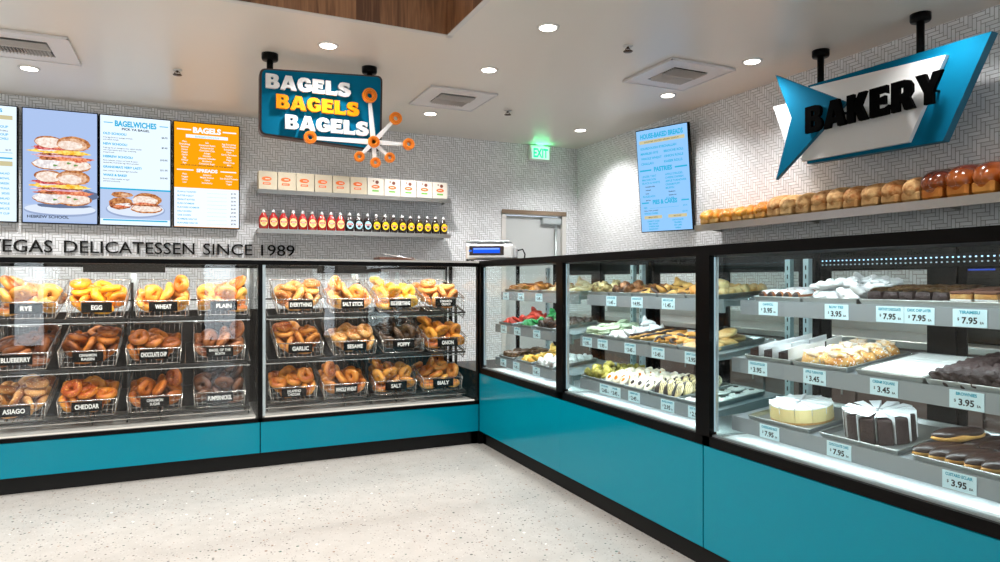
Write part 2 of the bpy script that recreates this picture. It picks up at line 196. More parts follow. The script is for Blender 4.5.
# ------------------------------------------------------------------ mesh builder
class MB:
    def __init__(s): s.v = []; s.f = []; s.m = []; s.mats = []; s.sm = []
    def mi(s, m):
        if m not in s.mats: s.mats.append(m)
        return s.mats.index(m)
    def add(s, vs, fs, m, M=None, smooth=False):
        k = len(s.v); i = s.mi(m)
        s.v += [tuple(M @ Vector(v)) if M else tuple(v) for v in vs]
        for f in fs: s.f.append(tuple(k+a for a in f)); s.m.append(i); s.sm.append(smooth)
        return s
    def box(s, x0, x1, y0, y1, z0, z1, m, M=None):
        v = [(x, y, z) for z in (z0, z1) for y in (y0, y1) for x in (x0, x1)]
        return s.add(v, [(0, 2, 3, 1), (4, 5, 7, 6), (0, 1, 5, 4), (2, 6, 7, 3), (0, 4, 6, 2), (1, 3, 7, 5)], m, M)
    def bbox(s, x0, x1, y0, y1, z0, z1, b, m, M=None):
        """box with chamfered edges"""
        b = min(b, (x1-x0)/2.01, (y1-y0)/2.01, (z1-z0)/2.01)
        cx, cy, cz = (x0+x1)/2, (y0+y1)/2, (z0+z1)/2; hx, hy, hz = (x1-x0)/2, (y1-y0)/2, (z1-z0)/2
        v = []; idx = {}
        for sx in (-1, 1):
            for sy in (-1, 1):
                for sz in (-1, 1):
                    for a in range(3):
                        p = [cx+sx*(hx-b), cy+sy*(hy-b), cz+sz*(hz-b)]; h = (hx, hy, hz)[a]; p[a] = (cx, cy, cz)[a]+(sx, sy, sz)[a]*h
                        idx[(sx, sy, sz, a)] = len(v); v.append(tuple(p))
        f = []
        for a in range(3):
            o = [i for i in range(3) if i != a]
            for sg in (-1, 1):
                q = []
                for (p, r) in ((-1, -1), (1, -1), (1, 1), (-1, 1)):
                    t = [0, 0, 0]; t[a] = sg; t[o[0]] = p; t[o[1]] = r; q.append(idx[(*t, a)])
                if (sg > 0) == (a == 1): q.reverse()
                f.append(tuple(q))
        for a in range(3):
            o = [i for i in range(3) if i != a]
            for p in (-1, 1):
                for r in (-1, 1):
                    t1 = [0]*3; t2 = [0]*3; t1[a] = -1; t2[a] = 1; t1[o[0]] = t2[o[0]] = p; t1[o[1]] = t2[o[1]] = r
                    f.append((idx[(*t1, o[0])], idx[(*t2, o[0])], idx[(*t2, o[1])], idx[(*t1, o[1])]))
        for sx in (-1, 1):
            for sy in (-1, 1):
                for sz in (-1, 1): f.append(tuple(idx[(sx, sy, sz, a)] for a in range(3)))
        return s.add(v, f, m, M)
    def tube(s, pts, r, m, seg=6, closed=False, M=None, caps=True):
        pts = [Vector(p) for p in pts]; n = len(pts); rs = r if isinstance(r, (list, tuple)) else [r]*n
        v = []; f = []; up = None
        for i, p in enumerate(pts):
            a = pts[(i-1) % n] if (closed or i > 0) else p; b = pts[(i+1) % n] if (closed or i < n-1) else p
            d = (b-a).normalized()
            if up is None: up = d.orthogonal().normalized()
            up = (up - d*up.dot(d)); up = up.normalized() if up.length > 1e-6 else d.orthogonal().normalized()
            w = d.cross(up)
            for k in range(seg):
                t = 2*math.pi*k/seg; v.append(tuple(p+(up*math.cos(t)+w*math.sin(t))*rs[i]))
        for i in range(n if closed else n-1):
            for k in range(seg):
                j = (i+1) % n; f.append((i*seg+k, i*seg+(k+1) % seg, j*seg+(k+1) % seg, j*seg+k))
        if caps and not closed:
            f.append(tuple(range(seg))[::-1]); f.append(tuple((n-1)*seg+k for k in range(seg)))
        return s.add(v, f, m, M, smooth=seg > 4)
    def lathe(s, prof, m, seg=24, M=None, smooth=True):
        """profile of (r, z) from the bottom axis to the top axis, turned round z"""
        v = []; f = []
        for (r, z) in prof:
            for k in range(seg): t = 2*math.pi*k/seg; v.append((r*math.cos(t), r*math.sin(t), z))
        n = len(prof)
        for i in range(n-1):
            for k in range(seg): f.append((i*seg+k, i*seg+(k+1) % seg, (i+1)*seg+(k+1) % seg, (i+1)*seg+k))
        f.append(tuple(range(seg))[::-1]); f.append(tuple((n-1)*seg+k for k in range(seg)))
        return s.add(v, f, m, M, smooth)
    def poly(s, loops, d0, d1, m, M=None, side=None):
        """flat shape in local x,z with holes, extruded along y from d0 (front) to d1"""
        flat = [p for l in loops for p in l]; n = len(flat)
        tri = tessellate_polygon([[Vector((p[0], p[1], 0)) for p in l] for l in loops])
        v = [(p[0], d0, p[1]) for p in flat]+[(p[0], d1, p[1]) for p in flat]
        f1 = []; 
        for a, b, c in tri:
            A, B, C_ = flat[a], flat[b], flat[c]
            if (B[0]-A[0])*(C_[1]-A[1])-(B[1]-A[1])*(C_[0]-A[0]) < 0: a, b = b, a
            f1.append((a, b, c)); f1.append((n+c, n+b, n+a))
        s.add(v, f1, m, M)
        if abs(d1-d0) > 1e-6:
            k = 0; fs = []
            for l in loops:
                q = len(l)
                for i in range(q): fs.append((k+i, k+(i+1) % q, n+k+(i+1) % q, n+k+i))
                k += q
            s.add(v, fs, side or m, M)
        return s
    def mesh(s, name, fix=True):
        me = bpy.data.meshes.new(name); me.from_pydata(s.v, [], s.f)
        for m in s.mats: me.materials.append(m)
        me.polygons.foreach_set('material_index', s.m); me.polygons.foreach_set('use_smooth', s.sm)
        me.update()
        return me
    def build(s, name, parent=None, **k):
        o = bpy.data.objects.new(name, s.mesh(name)); COL.objects.link(o)
        if parent: o.parent = parent
        for a, b in k.items(): o[a] = b
        return o
def thing(name, label, cat, loc=(0, 0, 0), rotz=0., group=None, rot=None):
    o = bpy.data.objects.new(name, None); COL.objects.link(o); o.empty_display_size = .05
    o.location = loc; o.rotation_euler = rot if rot else (0, 0, rotz)
    tag(o, label, cat, group); return o
def tag(o, label, cat, group=None):
    o['label'] = label; o['category'] = cat
    if group: o['group'] = group
    return o
def struct(name, mb, **k): return mb.build(name, kind='structure', **k)
def dup(root, label=None, group=None):
    r = root.copy(); COL.objects.link(r)
    for ch in list(root.children):
        c = ch.copy(); COL.objects.link(c); c.parent = r
        for g in ch.children: d = g.copy(); COL.objects.link(d); d.parent = c
    if label: r['label'] = label
    if group: r['group'] = group
    return r
# ---- lettering
_tc = {}
def text_geo(txt, size=1., bold=0., sx=1.):
    key = (txt, bold)
    if key not in _tc:
        cu = bpy.data.curves.new('t', 'FONT'); cu.body = txt; cu.size = 1; cu.offset = bold; cu.resolution_u = 3
        o = bpy.data.objects.new('t', cu); COL.objects.link(o)
        me = bpy.data.meshes.new_from_object(o)
        _tc[key] = ([tuple(v.co) for v in me.vertices], [tuple(p.vertices) for p in me.polygons])
        bpy.data.objects.remove(o); bpy.data.curves.remove(cu); bpy.data.meshes.remove(me)
    v, f = _tc[key]
    return [(a[0]*size*sx, a[1]*size) for a in v], f
def put_text(mb, txt, x, z, h, m, y=0., align='L', bold=0., w=None, depth=0., M=None):
    """text with cap height h, baseline at (x, z) in the local xz plane, facing -y; w = forced width"""
    v, f = text_geo(txt, h/.73, bold)
    if not v: return
    x0 = min(a[0] for a in v); x1 = max(a[0] for a in v)
    k = w/(x1-x0) if w else 1.
    W = (x1-x0)*k; ox = {'L': x, 'C': x-W/2, 'R': x-W}[align]
    fr = [(ox+(a[0]-x0)*k, y, z+a[1]) for a in v]
    mb.add(fr, f, m, M)
    if depth:
        from collections import Counter
        ed = Counter(); dirn = {}
        for q in f:
            for i in range(len(q)):
                a, b = q[i], q[(i+1) % len(q)]; ed[frozenset((a, b))] += 1; dirn[frozenset((a, b))] = (a, b)
        n = len(fr); allv = fr+[(p[0], y+depth, p[2]) for p in fr]
        mb.add(allv, [(dirn[e][1], dirn[e][0], n+dirn[e][0], n+dirn[e][1]) for e, c in ed.items() if c == 1], m, M)
GL = {
 'B': (92, [[(0,0),(60,0),(78,5),(90,18),(90,34),(80,47),(68,53),(80,60),(84,72),(82,86),(72,96),(54,100),(0,100)], [(33,60),(33,80),(44,80),(50,76),(50,64),(44,60)], [(33,20),(33,42),(46,42),(53,37),(53,25),(46,20)]]),
 'A': (106, [[(-2,0),(31,0),(36,16),(66,16),(70,0),(107,0),(74,100),(33,100)], [(42,36),(51,66),(60,36)]]),
 'G': (100, [[(94,68),(88,86),(72,98),(50,101),(26,97),(8,82),(0,52),(6,22),(22,5),(46,-1),(72,2),(98,14),(98,54),(52,54),(52,38),(64,38),(64,26),(52,23),(40,30),(35,50),(39,70),(49,78),(59,75),(63,66)]]),
 'E': (86, [[(0,0),(82,0),(84,32),(68,24),(36,24),(36,40),(70,36),(70,66),(36,61),(36,77),(64,77),(79,70),(78,100),(0,100)]]),
 'L': (84, [[(0,0),(80,0),(82,36),(64,24),(36,24),(36,100),(0,100)]]),
 'S': (92, [[(2,36),(2,6),(24,-1),(52,-2),(78,6),(90,24),(88,44),(70,57),(46,63),(38,70),(43,77),(58,76),(70,66),(80,66),(80,97),(56,101),(32,101),(12,94),(2,77),(4,56),(20,44),(46,37),(53,30),(47,23),(32,24),(18,36)]]),
 'K': (98, [[(0,0),(34,0),(34,32),(40,38),(58,0),(98,0),(68,54),(93,100),(57,100),(34,62),(34,100),(0,100)]]),
 'R': (94, [[(0,0),(34,0),(34,32),(42,32),(56,0),(97,0),(76,42),(88,56),(88,80),(76,95),(58,100),(0,100)], [(34,55),(34,78),(46,78),(52,73),(52,60),(46,55)]]),
 'Y': (98, [[(31,0),(67,0),(67,38),(102,100),(65,100),(51,66),(37,100),(-3,100),(31,38)]]),
}
def slab(mb, word, x0, x1, z0, z1, m, y0, y1, side=None, gap=6, M=None):
    tot = sum(GL[c][0] for c in word)+gap*(len(word)-1); k = (x1-x0)/tot; x = x0
    for c in word:
        w, loops = GL[c]
        mb.poly([[(x+p[0]*k, z0+(z1-z0)*p[1]/100) for p in l] for l in loops], y0, y1, m, M, side); x += (w+gap)*k
# ------------------------------------------------------------------ materials in use
M_ = dict(
 white=mat('white_paint', (214, 212, 208), .5), ceil=mat('ceiling_paint', (222, 217, 208), .33, spec=.6),
 plaster=mat('wall_paint', (205, 200, 192), .6), black=mat('black_frame', (9, 8, 8), .3, spec=.08), blackm=mat('black_matte', (14, 13, 12), .6, spec=.25),
 steel=mat('brushed_steel', (176, 174, 170), .28, .9, var=.06, scale=30), alu=mat('aluminium', (196, 204, 206), .35, .85), lipm=mat('grey_shelf_steel', (150, 156, 160), .42, .35),
 teal=mat('teal_laminate', (0, 128, 150), .12, spec=.2), tealsign=mat('teal_sign', (0, 106, 142), .75, spec=.08), tealdark=mat('teal_sign_edge', (8, 96, 124), .5),
 signwhite=mat('sign_white', (236, 236, 236), .6, spec=.3), bronze=mat('bronze_trim', (62, 38, 28), .4), yellow=mat('sign_yellow', (244, 148, 0), .6, spec=.2), orange=mat('sign_orange', (246, 138, 18), .4), orange2=mat('sign_dark_orange', (206, 96, 8), .4),
 wire=mat('bright_wire', (200, 196, 190), .25, .8), rack=mat('black_rack', (30, 27, 25), .4), tagw=mat('price_card', (206, 232, 240), .5), tagt=mat('card_teal_print', (20, 150, 176), .5), ink=mat('black_ink', (16, 18, 22), .6),
 chalk=mat('chalk_white', (236, 236, 232), .6), deck=mat('white_deck', (226, 230, 230), .3), pan=mat('baking_tray_aluminium', (170, 174, 172), .34, .8), paper=mat('white_paper', (238, 240, 240), .7),
 plas=mat('grey_plastic', (120, 122, 124), .4), stdm=mat('zinc_upright', (186, 208, 214), .4, .3), red=mat('red_sauce', (176, 20, 18), .18, coat=.5), dark=mat('dark_sauce', (34, 14, 12), .15, coat=.5))
GLASS = glass_mat('clear_glass', (.99, .997, .995), .022); GLASSG = glass_mat('green_tinged_glass', (.955, .985, .98), .018)
TILE_B = herringbone('herringbone_tile_back', 0, flip=-1); TILE_R = herringbone('herringbone_tile_right', 1)
WOOD = wood_mat('walnut_plank', (98, 62, 40), (172, 122, 84), plank=.15)
# ------------------------------------------------------------------ the room
X0, Y0 = -4.6, -3.4
b = MB(); b.box(X0, WX, Y0, WY, -.1, 0, terrazzo()); struct('floor', b)
D0, D1, DT = 3.2, 4.04, 2.035
b = MB()
b.box(X0, D0, WY, WY+.12, 0, CH, TILE_B); b.box(D1, WX+.12, WY, WY+.12, 0, CH, TILE_B); b.box(D0, D1, WY, WY+.12, DT, CH, TILE_B); struct('wall_back', b)
b = MB(); b.box(WX, WX+.12, Y0, WY, 0, CH, TILE_R); struct('wall_right', b)
b = MB(); b.box(X0-.12, X0, Y0, WY, 0, CH, M_['plaster']); struct('wall_left', b)
HX0, HX1, HY0, HY1, HZ = -3.2, 1.512, .9, 4.066, 3.05
b = MB(); c = M_['ceil']
b.box(X0, HX0, Y0, WY, CH, CH+.06, c); b.box(HX1, WX, Y0, WY, CH, CH+.06, c); b.box(HX0, HX1, Y0, HY0, CH, CH+.06, c); b.box(HX0, HX1, HY1, WY, CH, CH+.06, c)
b.box(HX0-.05, HX1+.05, HY0-.05, HY1+.05, HZ, HZ+.05, c); struct('ceiling', b)
b = MB()
b.box(HX0, HX1, HY1-.02, HY1-.001, CH+.001, HZ-.001, WOOD); b.box(HX0, HX1, HY0+.001, HY0+.02, CH+.001, HZ-.001, WOOD); b.box(HX1-.02, HX1-.001, HY0, HY1, CH+.001, HZ-.001, WOOD); b.box(HX0+.001, HX0+.02, HY0, HY1, CH+.001, HZ-.001, WOOD)
struct('trim_1', b)
b = MB()
for (x0, x1, y0, y1) in ((HX0, HX1+.02, HY1-.022, HY1+.012), (HX0, HX1, HY0, HY0+.012), (HX1-.022, HX1+.012, HY0, HY1), (HX0, HX0+.012, HY0, HY1)): b.box(x0, x1, y0, y1, CH-.007, CH-.0005, M_['white'])
struct('trim_2', b)
# street front behind the camera: piers, sills and five tall windows that let the daylight in
wins = [(-4.2, -3.3), (-2.6, -2.1), (.15, .75), (2.2, 2.5), (3.0, 3.75)]
b = MB(); pr = X0
for (a, z) in wins: b.box(pr, a, Y0-.12, Y0, 0, CH, M_['plaster']); b.box(a, z, Y0-.12, Y0, 2.35, CH, M_['plaster']); b.box(a, z, Y0-.12, Y0, 0, .15, M_['plaster']); pr = z
b.box(pr, WX+.12, Y0-.12, Y0, 0, CH, M_['plaster']); struct('wall_front', b)
for i, (a, z) in enumerate(wins):
    w = MB(); w.box(a, z, Y0-.07, Y0-.06, .15, 2.35, GLASS); o = struct('window_%d' % (i+1), w)
    f = MB()
    for (x0, x1, z0, z1) in ((a, a+.05, .15, 2.35), (z-.05, z, .15, 2.35), (a, z, .15, .2), (a, z, 2.3, 2.35), (a, z, 1.9, 1.94)): f.box(x0, x1, Y0-.1, Y0-.03, z0, z1, M_['black'])
    f.build('window_frame', o)
# door in the back wall
b = MB(); b.box(D0+.05, D1-.05, WY+.035, WY+.075, .01, DT-.05, mat('door_paint', (196, 200, 200), .4)); dr = struct('door_1', b)
b = MB()
for q in ((D0, D0+.05, 0, DT), (D1-.05, D1, 0, DT), (D0, D1, DT-.04, DT)): b.box(q[0], q[1], WY-.012, WY+.1, q[2], q[3], M_['white'])
b.build('door_frame', dr)
b = MB(); b.box(D0, D1, WY-.022, WY-.012, DT-.035, DT+.012, mat('closer_track', (148, 128, 108), .3, .7)); b.build('header_track', dr)
b = MB(); b.bbox(D1-.32, D1-.06, WY-.02, WY+.035, DT-.14, DT-.06, .01, M_['alu']); b.build('door_closer', dr)
b = MB(); b.tube([(D1-.13, WY+.005, .6), (D1-.13, WY+.005, DT-.1)], .012, M_['alu'], 8); b.tube([(D1-.13, WY+.04, .7), (D1-.13, WY+.005, .7)], .01, M_['alu'], 6); b.build('pull_bar', dr)
# ------------------------------------------------------------------ ceiling fittings
LAMP = emit('lamp_glow', (255, 250, 240), 9.)
def downlight(x, y, label, z=CH, power=92., grp=None):
    t = thing('recessed_downlight', label, 'ceiling light', (x, y, z), group=grp)
    b = MB(); b.lathe([(.054, -.001), (.054, -.007), (.068, -.006), (.072, 0), (.07, .001)], M_['white'], 28); b.build('trim_ring', t)
    b = MB(); b.lathe([(.0, -.0085), (.052, -.0085), (.052, -.007), (0, -.007)], LAMP, 24); b.build('lens', t)
    ld = bpy.data.lights.new('spot', 'SPOT'); ld.energy = power; ld.spot_size = R(135); ld.spot_blend = .75; ld.shadow_soft_size = .06; ld.color = (1, .985, .962)
    lo = bpy.data.objects.new('lamp', ld); COL.objects.link(lo); lo.parent = t; lo.location = (0, 0, -.03)
    return t
for (x, y, l, p) in [(-1.1, 5.98, 'small round ceiling downlight just below the leftmost air vent, above the sandwich menu screen', 90), (.83, 4.56, 'round ceiling downlight between the wood-lined recess and the hanging BAGELS sign', 36),
    (2.02, 4.58, 'round ceiling downlight between the middle air vent and the corner of the wooden recess', 90), (2.017, 3.66, 'round ceiling downlight nearest the upper edge, right of the wood-lined recess', 90),
    (2.045, 6.01, 'round ceiling downlight just in front of the middle air vent, right of the starburst', 120), (3.70, 6.01, 'round ceiling downlight nearest the wall corner, right of the green exit sign', 85),
    (3.68, 4.57, 'round ceiling downlight over the tilted bakery menu screen, beside the right air vent', 55), (3.665, 3.61, 'round ceiling downlight left of the BAKERY sign post, right of the right air vent', 40)]:
    downlight(x, y, l, power=p)
for i, (x, y, z) in enumerate([(.85, 6.0, CH), (3.67, 2.3, CH), (2.3, 2.0, CH), (2.9, .4, CH), (3.67, -1.6, CH), (1.9, -1.6, CH), (-.4, -1.6, CH), (-2.7, -1.6, CH), (-4., 5.9, CH), (-2.6, 5.98, CH), (-3.9, 1.6, CH), (-1.1, 4.56, CH), (-2.9, 4.56, CH), (.3, 3., HZ), (.3, 1.8, HZ), (-1.6, 3., HZ), (-1.6, 1.8, HZ)]):
    downlight(x, y, 'round ceiling downlight of the same row outside the picture', z, (80 if x < 3.6 or y > 3 or y < 0 else 34) if z == CH else 140, 'ceiling downlights outside the picture')
def vent(x, y, label):
    t = thing('ceiling_vent', label, 'air vent', (x, y, CH)); s = .298; q = .16
    b = MB(); w = mat('vent_white', (216, 214, 214), .4)
    for (a0, a1, c0, c1) in ((-s, s, -s, -q), (-s, s, q, s), (-s, -q, -q, q), (q, s, -q, q)): b.box(a0, a1, c0, c1, -.014, -.002, w)
    for sx, sy in ((-1, 0), (1, 0), (0, -1), (0, 1)):
        if sx: b.box(min(sx*s, sx*(s-.012)), max(sx*s, sx*(s-.012)), -s, s, -.02, -.014, w)
        else: b.box(-s, s, min(sy*s, sy*(s-.012)), max(sy*s, sy*(s-.012)), -.02, -.014, w)
    b.build('face_plate', t)
    b = MB(); b.box(-q, q, -q, q, -.004, -.001, M_['blackm']); b.build('duct_opening', t)  # flat black sheet stands in for the dark inside the duct
    b = MB(); g = mat('vent_slat', (200, 196, 192), .45)
    for k in range(7):
        xx = .02+k*.02; b.box(-.002, .002, -.075, .075, -.012, .012, g, Matrix.Translation((xx, .07, -.018)) @ Matrix.Rotation(R(12), 4, 'Y'))
        b.box(-.002, .002, -.075, .075, -.012, .012, g, Matrix.Translation((-xx, .07, -.018)) @ Matrix.Rotation(R(-12), 4, 'Y'))
    for k in range(6):
        b.box(-.155, .155, -.002, .002, -.013, .013, g, Matrix.Translation((0, -.028-k*.022, -.018)) @ Matrix.Rotation(R(-50), 4, 'X'))
    b.box(-.16, .16, -.012, -.006, -.026, -.006, g); b.box(-.003, .003, 0, .155, -.026, -.006, g)
    b.build('louvre', t)
vent(-1.03, 5.41, 'square white ceiling air vent at the far left, above the menu screens')
vent(2.05, 5.43, 'square white ceiling air vent in the middle, right of the hanging BAGELS sign')
vent(3.38, 4.08, 'square white ceiling air vent on the right, between the BAKERY sign and the sprinkler')
def sprinkler(x, y, label):
    t = thing('sprinkler_head', label, 'sprinkler', (x, y, CH)); c = mat('aged_brass', (72, 56, 44), .4, .6)
    b = MB(); b.lathe([(0, -.006), (.03, -.006), (.034, 0), (0, 0)], M_['white'], 16); b.build('escutcheon', t)
    b = MB(); b.tube([(0, 0, -.005), (0, 0, -.02)], .009, c, 8); b.tube([(.012, 0, -.014), (.02, 0, -.026), (0, 0, -.037)], .0035, c, 5); b.tube([(-.012, 0, -.014), (-.02, 0, -.026), (0, 0, -.037)], .0035, c, 5)
    b.build('frame_arms', t)
    b = MB(); b.lathe([(0, -.042), (.03, -.040), (.033, -.036), (0, -.036)], c, 14); b.build('deflector', t)
sprinkler(-.1, 5.57, 'small sprinkler on the ceiling left of the BAGELS sign'); sprinkler(2.67, 5.62, 'small sprinkler on the ceiling between the middle air vent and the exit sign'); sprinkler(2.67, 3.73, 'sprinkler on the ceiling left of the right-hand air vent')
# exit sign
t = thing('exit_sign', 'small illuminated green EXIT sign on the back wall under the ceiling', 'exit sign', (3.67, WY-.004, 2.715))
b = MB(); b.bbox(-.138, .138, -.06, 0, -.095, .088, .012, mat('exit_housing', (214, 222, 216), .4)); b.build('housing', t)
b = MB(); b.bbox(-.05, .05, -.05, -.01, .085, .1, .004, M_['white']); b.build('ceiling_mount', t)
b = MB(); b.box(-.112, .112, -.063, -.06, -.072, .068, emit('exit_face', (190, 255, 220), 1.1)); b.build('face_panel', t)
b = MB(); put_text(b, 'EXIT', 0, -.052, .104, emit('exit_green', (0, 230, 120), 2.2), y=-.0645, align='C', bold=.03, w=.19); b.build('lettering', t)
ld = bpy.data.lights.new('exit_glow', 'AREA'); ld.size = .2; ld.shape = 'RECTANGLE'; ld.size_y = .04; ld.energy = .5; ld.color = (.1, 1, .35)
lo = bpy.data.objects.new('exit_lamp', ld); COL.objects.link(lo); lo.parent = t; lo.location = (0, -.10, .03); lo.rotation_euler = (R(180), 0, 0)
# ------------------------------------------------------------------ hanging BAGELS sign (trapezoid panel, parallel to the back wall)
def post(parent, x, y, ztop, zbot, name='hanging_post'):
    b = MB(); b.lathe([(0, -.045), (.052, -.045), (.056, -.035), (.056, 0), (0, 0)], M_['black'], 20, Matrix.Translation((x, y, ztop))); o = b.build('ceiling_flange', parent)
    b = MB(); b.tube([(x, y, ztop-.04), (x, y, zbot)], .022, M_['black'], 12); b.build(name, parent)
def rounded(pts, r, n=5):
    o = []
    for i, p in enumerate(pts):
        p = Vector(p); a = (Vector(pts[i-1])-p).normalized(); c = (Vector(pts[(i+1) % len(pts)])-p).normalized()
        for k in range(n+1):
            t = k/n; q0 = p+a*r; q1 = p+c*r; o.append(tuple(q0*(1-t)**2+p*2*t*(1-t)+q1*t*t))
    return o
SX, SY, SZ = .85, 4.9, 2.46
t = thing('bagels_sign', 'hanging teal panel sign reading BAGELS three times with an orange bagel starburst', 'sign', (SX, SY, SZ))
def rel(pts, ox=SX, oz=SZ): return [(p[0]-ox, p[1]-oz) for p in pts]
outer = rel([(.419, 2.242), (1.276, 2.190), (1.285, 2.752), (.422, 2.697)])
o_ = rounded(outer, .045); inn = rounded([(p[0]*.965, p[1]*.955) for p in outer], .035)
b = MB(); b.poly([o_], -.03, .05, M_['bronze']); b.build('bronze_frame', t)
b = MB(); b.poly([inn], -.036, -.03, M_['tealsign']); b.build('teal_panel', t)
b = MB(); b.poly([inn], .05, .056, M_['tealsign']); b.build('rear_panel', t)
for wd, (x0, x1, zb, zt, mm, lab) in enumerate([(.459, 1.043, 2.558, 2.655, 'signwhite', 'white letters, top line'), (.527, 1.104, 2.424, 2.522, 'yellow', 'yellow letters, middle line'), (.587, 1.173, 2.288, 2.387, 'signwhite', 'white letters, bottom line')]):
    b = MB(); slab(b, 'BAGELS', x0-SX, x1-SX, zb-SZ, zt-SZ, M_[mm], -.075, -.05, gap=4); o = b.build('lettering', t); o['label'] = lab
hub = (1.2, 2.242)
for (px, pz, r) in [(1.17, 2.575, .053), (1.364, 2.429, .046), (1.463, 2.247, .043), (1.32, 2.136, .037), (1.213, 2.092, .037), (1.095, 2.125, .037), (.75, 2.233, .044)]:
    d = Vector((px-hub[0], pz-hub[1])); n = Vector((-d.y, d.x)).normalized(); e = d*(1-(r*.8)/d.length)
    w0, w1 = .019, .011
    pts = [(hub[0]-SX+n.x*w0, hub[1]-SZ+n.y*w0), (hub[0]-SX-n.x*w0, hub[1]-SZ-n.y*w0), (hub[0]-SX+e.x-n.x*w1, hub[1]-SZ+e.y-n.y*w1), (hub[0]-SX+e.x+n.x*w1, hub[1]-SZ+e.y+n.y*w1)]
    b = MB(); b.poly([pts[::-1]], -.1, -.086, M_['signwhite']); b.build('spoke', t)
def ringdisc(parent, x, z, r):
    Mx = Matrix.Translation((x, -.1, z)) @ Matrix.Rotation(R(90), 4, 'X')
    b = MB(); prof = [(r*.36, -.012), (r*.36, .012), (r*.5, .02), (r*.95, .02), (r, .015), (r, -.012), (r*.36, -.012)]
    v = []; 
    seg = 28
    for (rr, zz) in prof:
        for k in range(seg): a = 2*math.pi*k/seg; v.append((rr*math.cos(a), rr*math.sin(a), zz))
    b.add(v, [(i*seg+k, i*seg+(k+1) % seg, (i+1)*seg+(k+1) % seg, (i+1)*seg+k) for i in range(len(prof)-1) for k in range(seg)], M_['orange'], Mx)
    o = b.build('bagel_disc', parent)
    b = MB()
    for r0, r1 in ((.52, .6), (.72, .79)):
        v = []
        for rr in (r*r0, r*r1):
            for k in range(seg): a = 2*math.pi*k/seg; v.append((rr*math.cos(a), rr*math.sin(a), .0212))
        b.add(v, [(k, (k+1) % seg, seg+(k+1) % seg, seg+k) for k in range(seg)], M_['orange2'], Mx)
    b.build('painted_ring', o)
ringdisc(t, hub[0]-SX, hub[1]-SZ, .042)
for (px, pz, r) in [(1.17, 2.575, .053), (1.364, 2.429, .046), (1.463, 2.247, .043), (1.32, 2.136, .037), (1.213, 2.092, .037), (1.095, 2.125, .037), (.75, 2.233, .044)]: ringdisc(t, px-SX, pz-SZ, r)
post(t, .494-SX, .01, CH-SZ, .2); post(t, 1.196-SX, .01, CH-SZ, .2)
# ------------------------------------------------------------------ hanging BAKERY sign (parallel to the right wall). local x = -Y, local y = +X
BX, BY, BZ = 3.93, 2.85, 2.32
t = thing('bakery_sign', 'angular teal and white hanging sign with raised black BAKERY letters', 'sign', (BX, BY, BZ), R(-90))
def rb(pts): return [(BY-p[0], p[1]-BZ) for p in pts]
b = MB(); b.poly([rb([(3.339, 2.047), (2.41, 2.03), (2.152, 2.572), (3.33, 2.592)])], -.03, .03, M_['tealsign'], side=M_['tealdark']); b.build('teal_panel', t)
b = MB(); b.poly([rb([(3.362, 2.067), (2.594, 2.057), (2.374, 2.51), (3.29, 2.568)])], -.06, -.03, M_['signwhite']); b.build('white_panel', t)
b = MB(); b.poly([rb([(3.612, 2.51), (3.498, 2.202), (3.40, 2.36), (3.42, 2.5)])], -.055, -.03, M_['signwhite']); b.build('white_fin', t)
b = MB(); b.poly([rb([(3.562, 2.723), (3.419, 2.381), (3.558, 1.963), (2.985, 2.387)])], -.09, -.06, M_['tealsign'], side=M_['tealdark']); b.build('teal_arrow', t)
b = MB(); slab(b, 'BAKERY', BY-3.275, BY-2.36, 2.237-BZ, 2.415-BZ, mat('raised_black', (3, 3, 3), .8, spec=.02), -.125, -.1, gap=9); b.build('lettering', t)
for yy in (3.2, 3.0, 2.8, 2.6, 2.43): b = MB(); b.tube([(BY-yy, -.10, .0), (BY-yy, -.03, .0)], .008, M_['black'], 6); b.build('letter_standoff', t)
post(t, BY-3.252, 0, CH-BZ, .2); post(t, BY-2.558, 0, CH-BZ, .2)
# ------------------------------------------------------------------ raised lettering on the back wall
t = thing('wall_lettering', 'thin black raised letters on the tiled back wall reading LAS VEGAS DELICATESSEN SINCE 1989', 'lettering', (0, WY-.02, 1.478))
for wd, xr, wdt in [('1989', .925, .313), ('SINCE', .53, .435), ('DELICATESSEN', .02, 1.035), ('VEGAS', -1.10, .46), ('LAS', -1.64, .24)]:
    b = MB(); put_text(b, wd, xr, 0, .112, M_['blackm'], y=0, align='R', w=wdt, depth=.018); b.build('raised_word', t)
# ------------------------------------------------------------------ menu screens
CY, BK, WH, OR, TN = emit('screen_cyan', (30, 170, 215), 1.), emit('screen_ink', (28, 40, 60), .8), emit('screen_white', (232, 242, 252), 1.05), emit('screen_orange', (244, 160, 14), 1.), emit('screen_tan', (200, 190, 150), 1.)
def screen(name, label, cx, y, cz, w, h, bg, rotz=0, rot=None, loc=None):
    t = thing(name, label, 'menu screen', loc or (cx, y, cz), rotz, rot=rot)
    b = MB(); b.bbox(-w/2, w/2, 0, .045, -h/2, h/2, .004, M_['black']); b.build('housing', t)
    b = MB(); e = .009; b.box(-w/2+e, w/2-e, -.0015, .001, -h/2+e, h/2-e, bg); b.build('display', t)
    return t
def blob(mb, cx, cz, rx, rz, m, y, seed=0, wob=.08, n=26, a0=0, a1=2*math.pi):
    rnd = random.Random(seed); ph = [rnd.uniform(0, 6.28) for _ in range(4)]
    pts = []
    for k in range(n):
        a = a0+(a1-a0)*k/(n if a1-a0 > 6.2 else n-1); r = 1+wob*(math.sin(3*a+ph[0])+.6*math.sin(7*a+ph[1])+.5*math.sin(11*a+ph[2]))
        pts.append((cx+rx*r*math.cos(a), y, cz+rz*r*math.sin(a)))
    mb.add(pts, [tuple(range(len(pts)))], m)
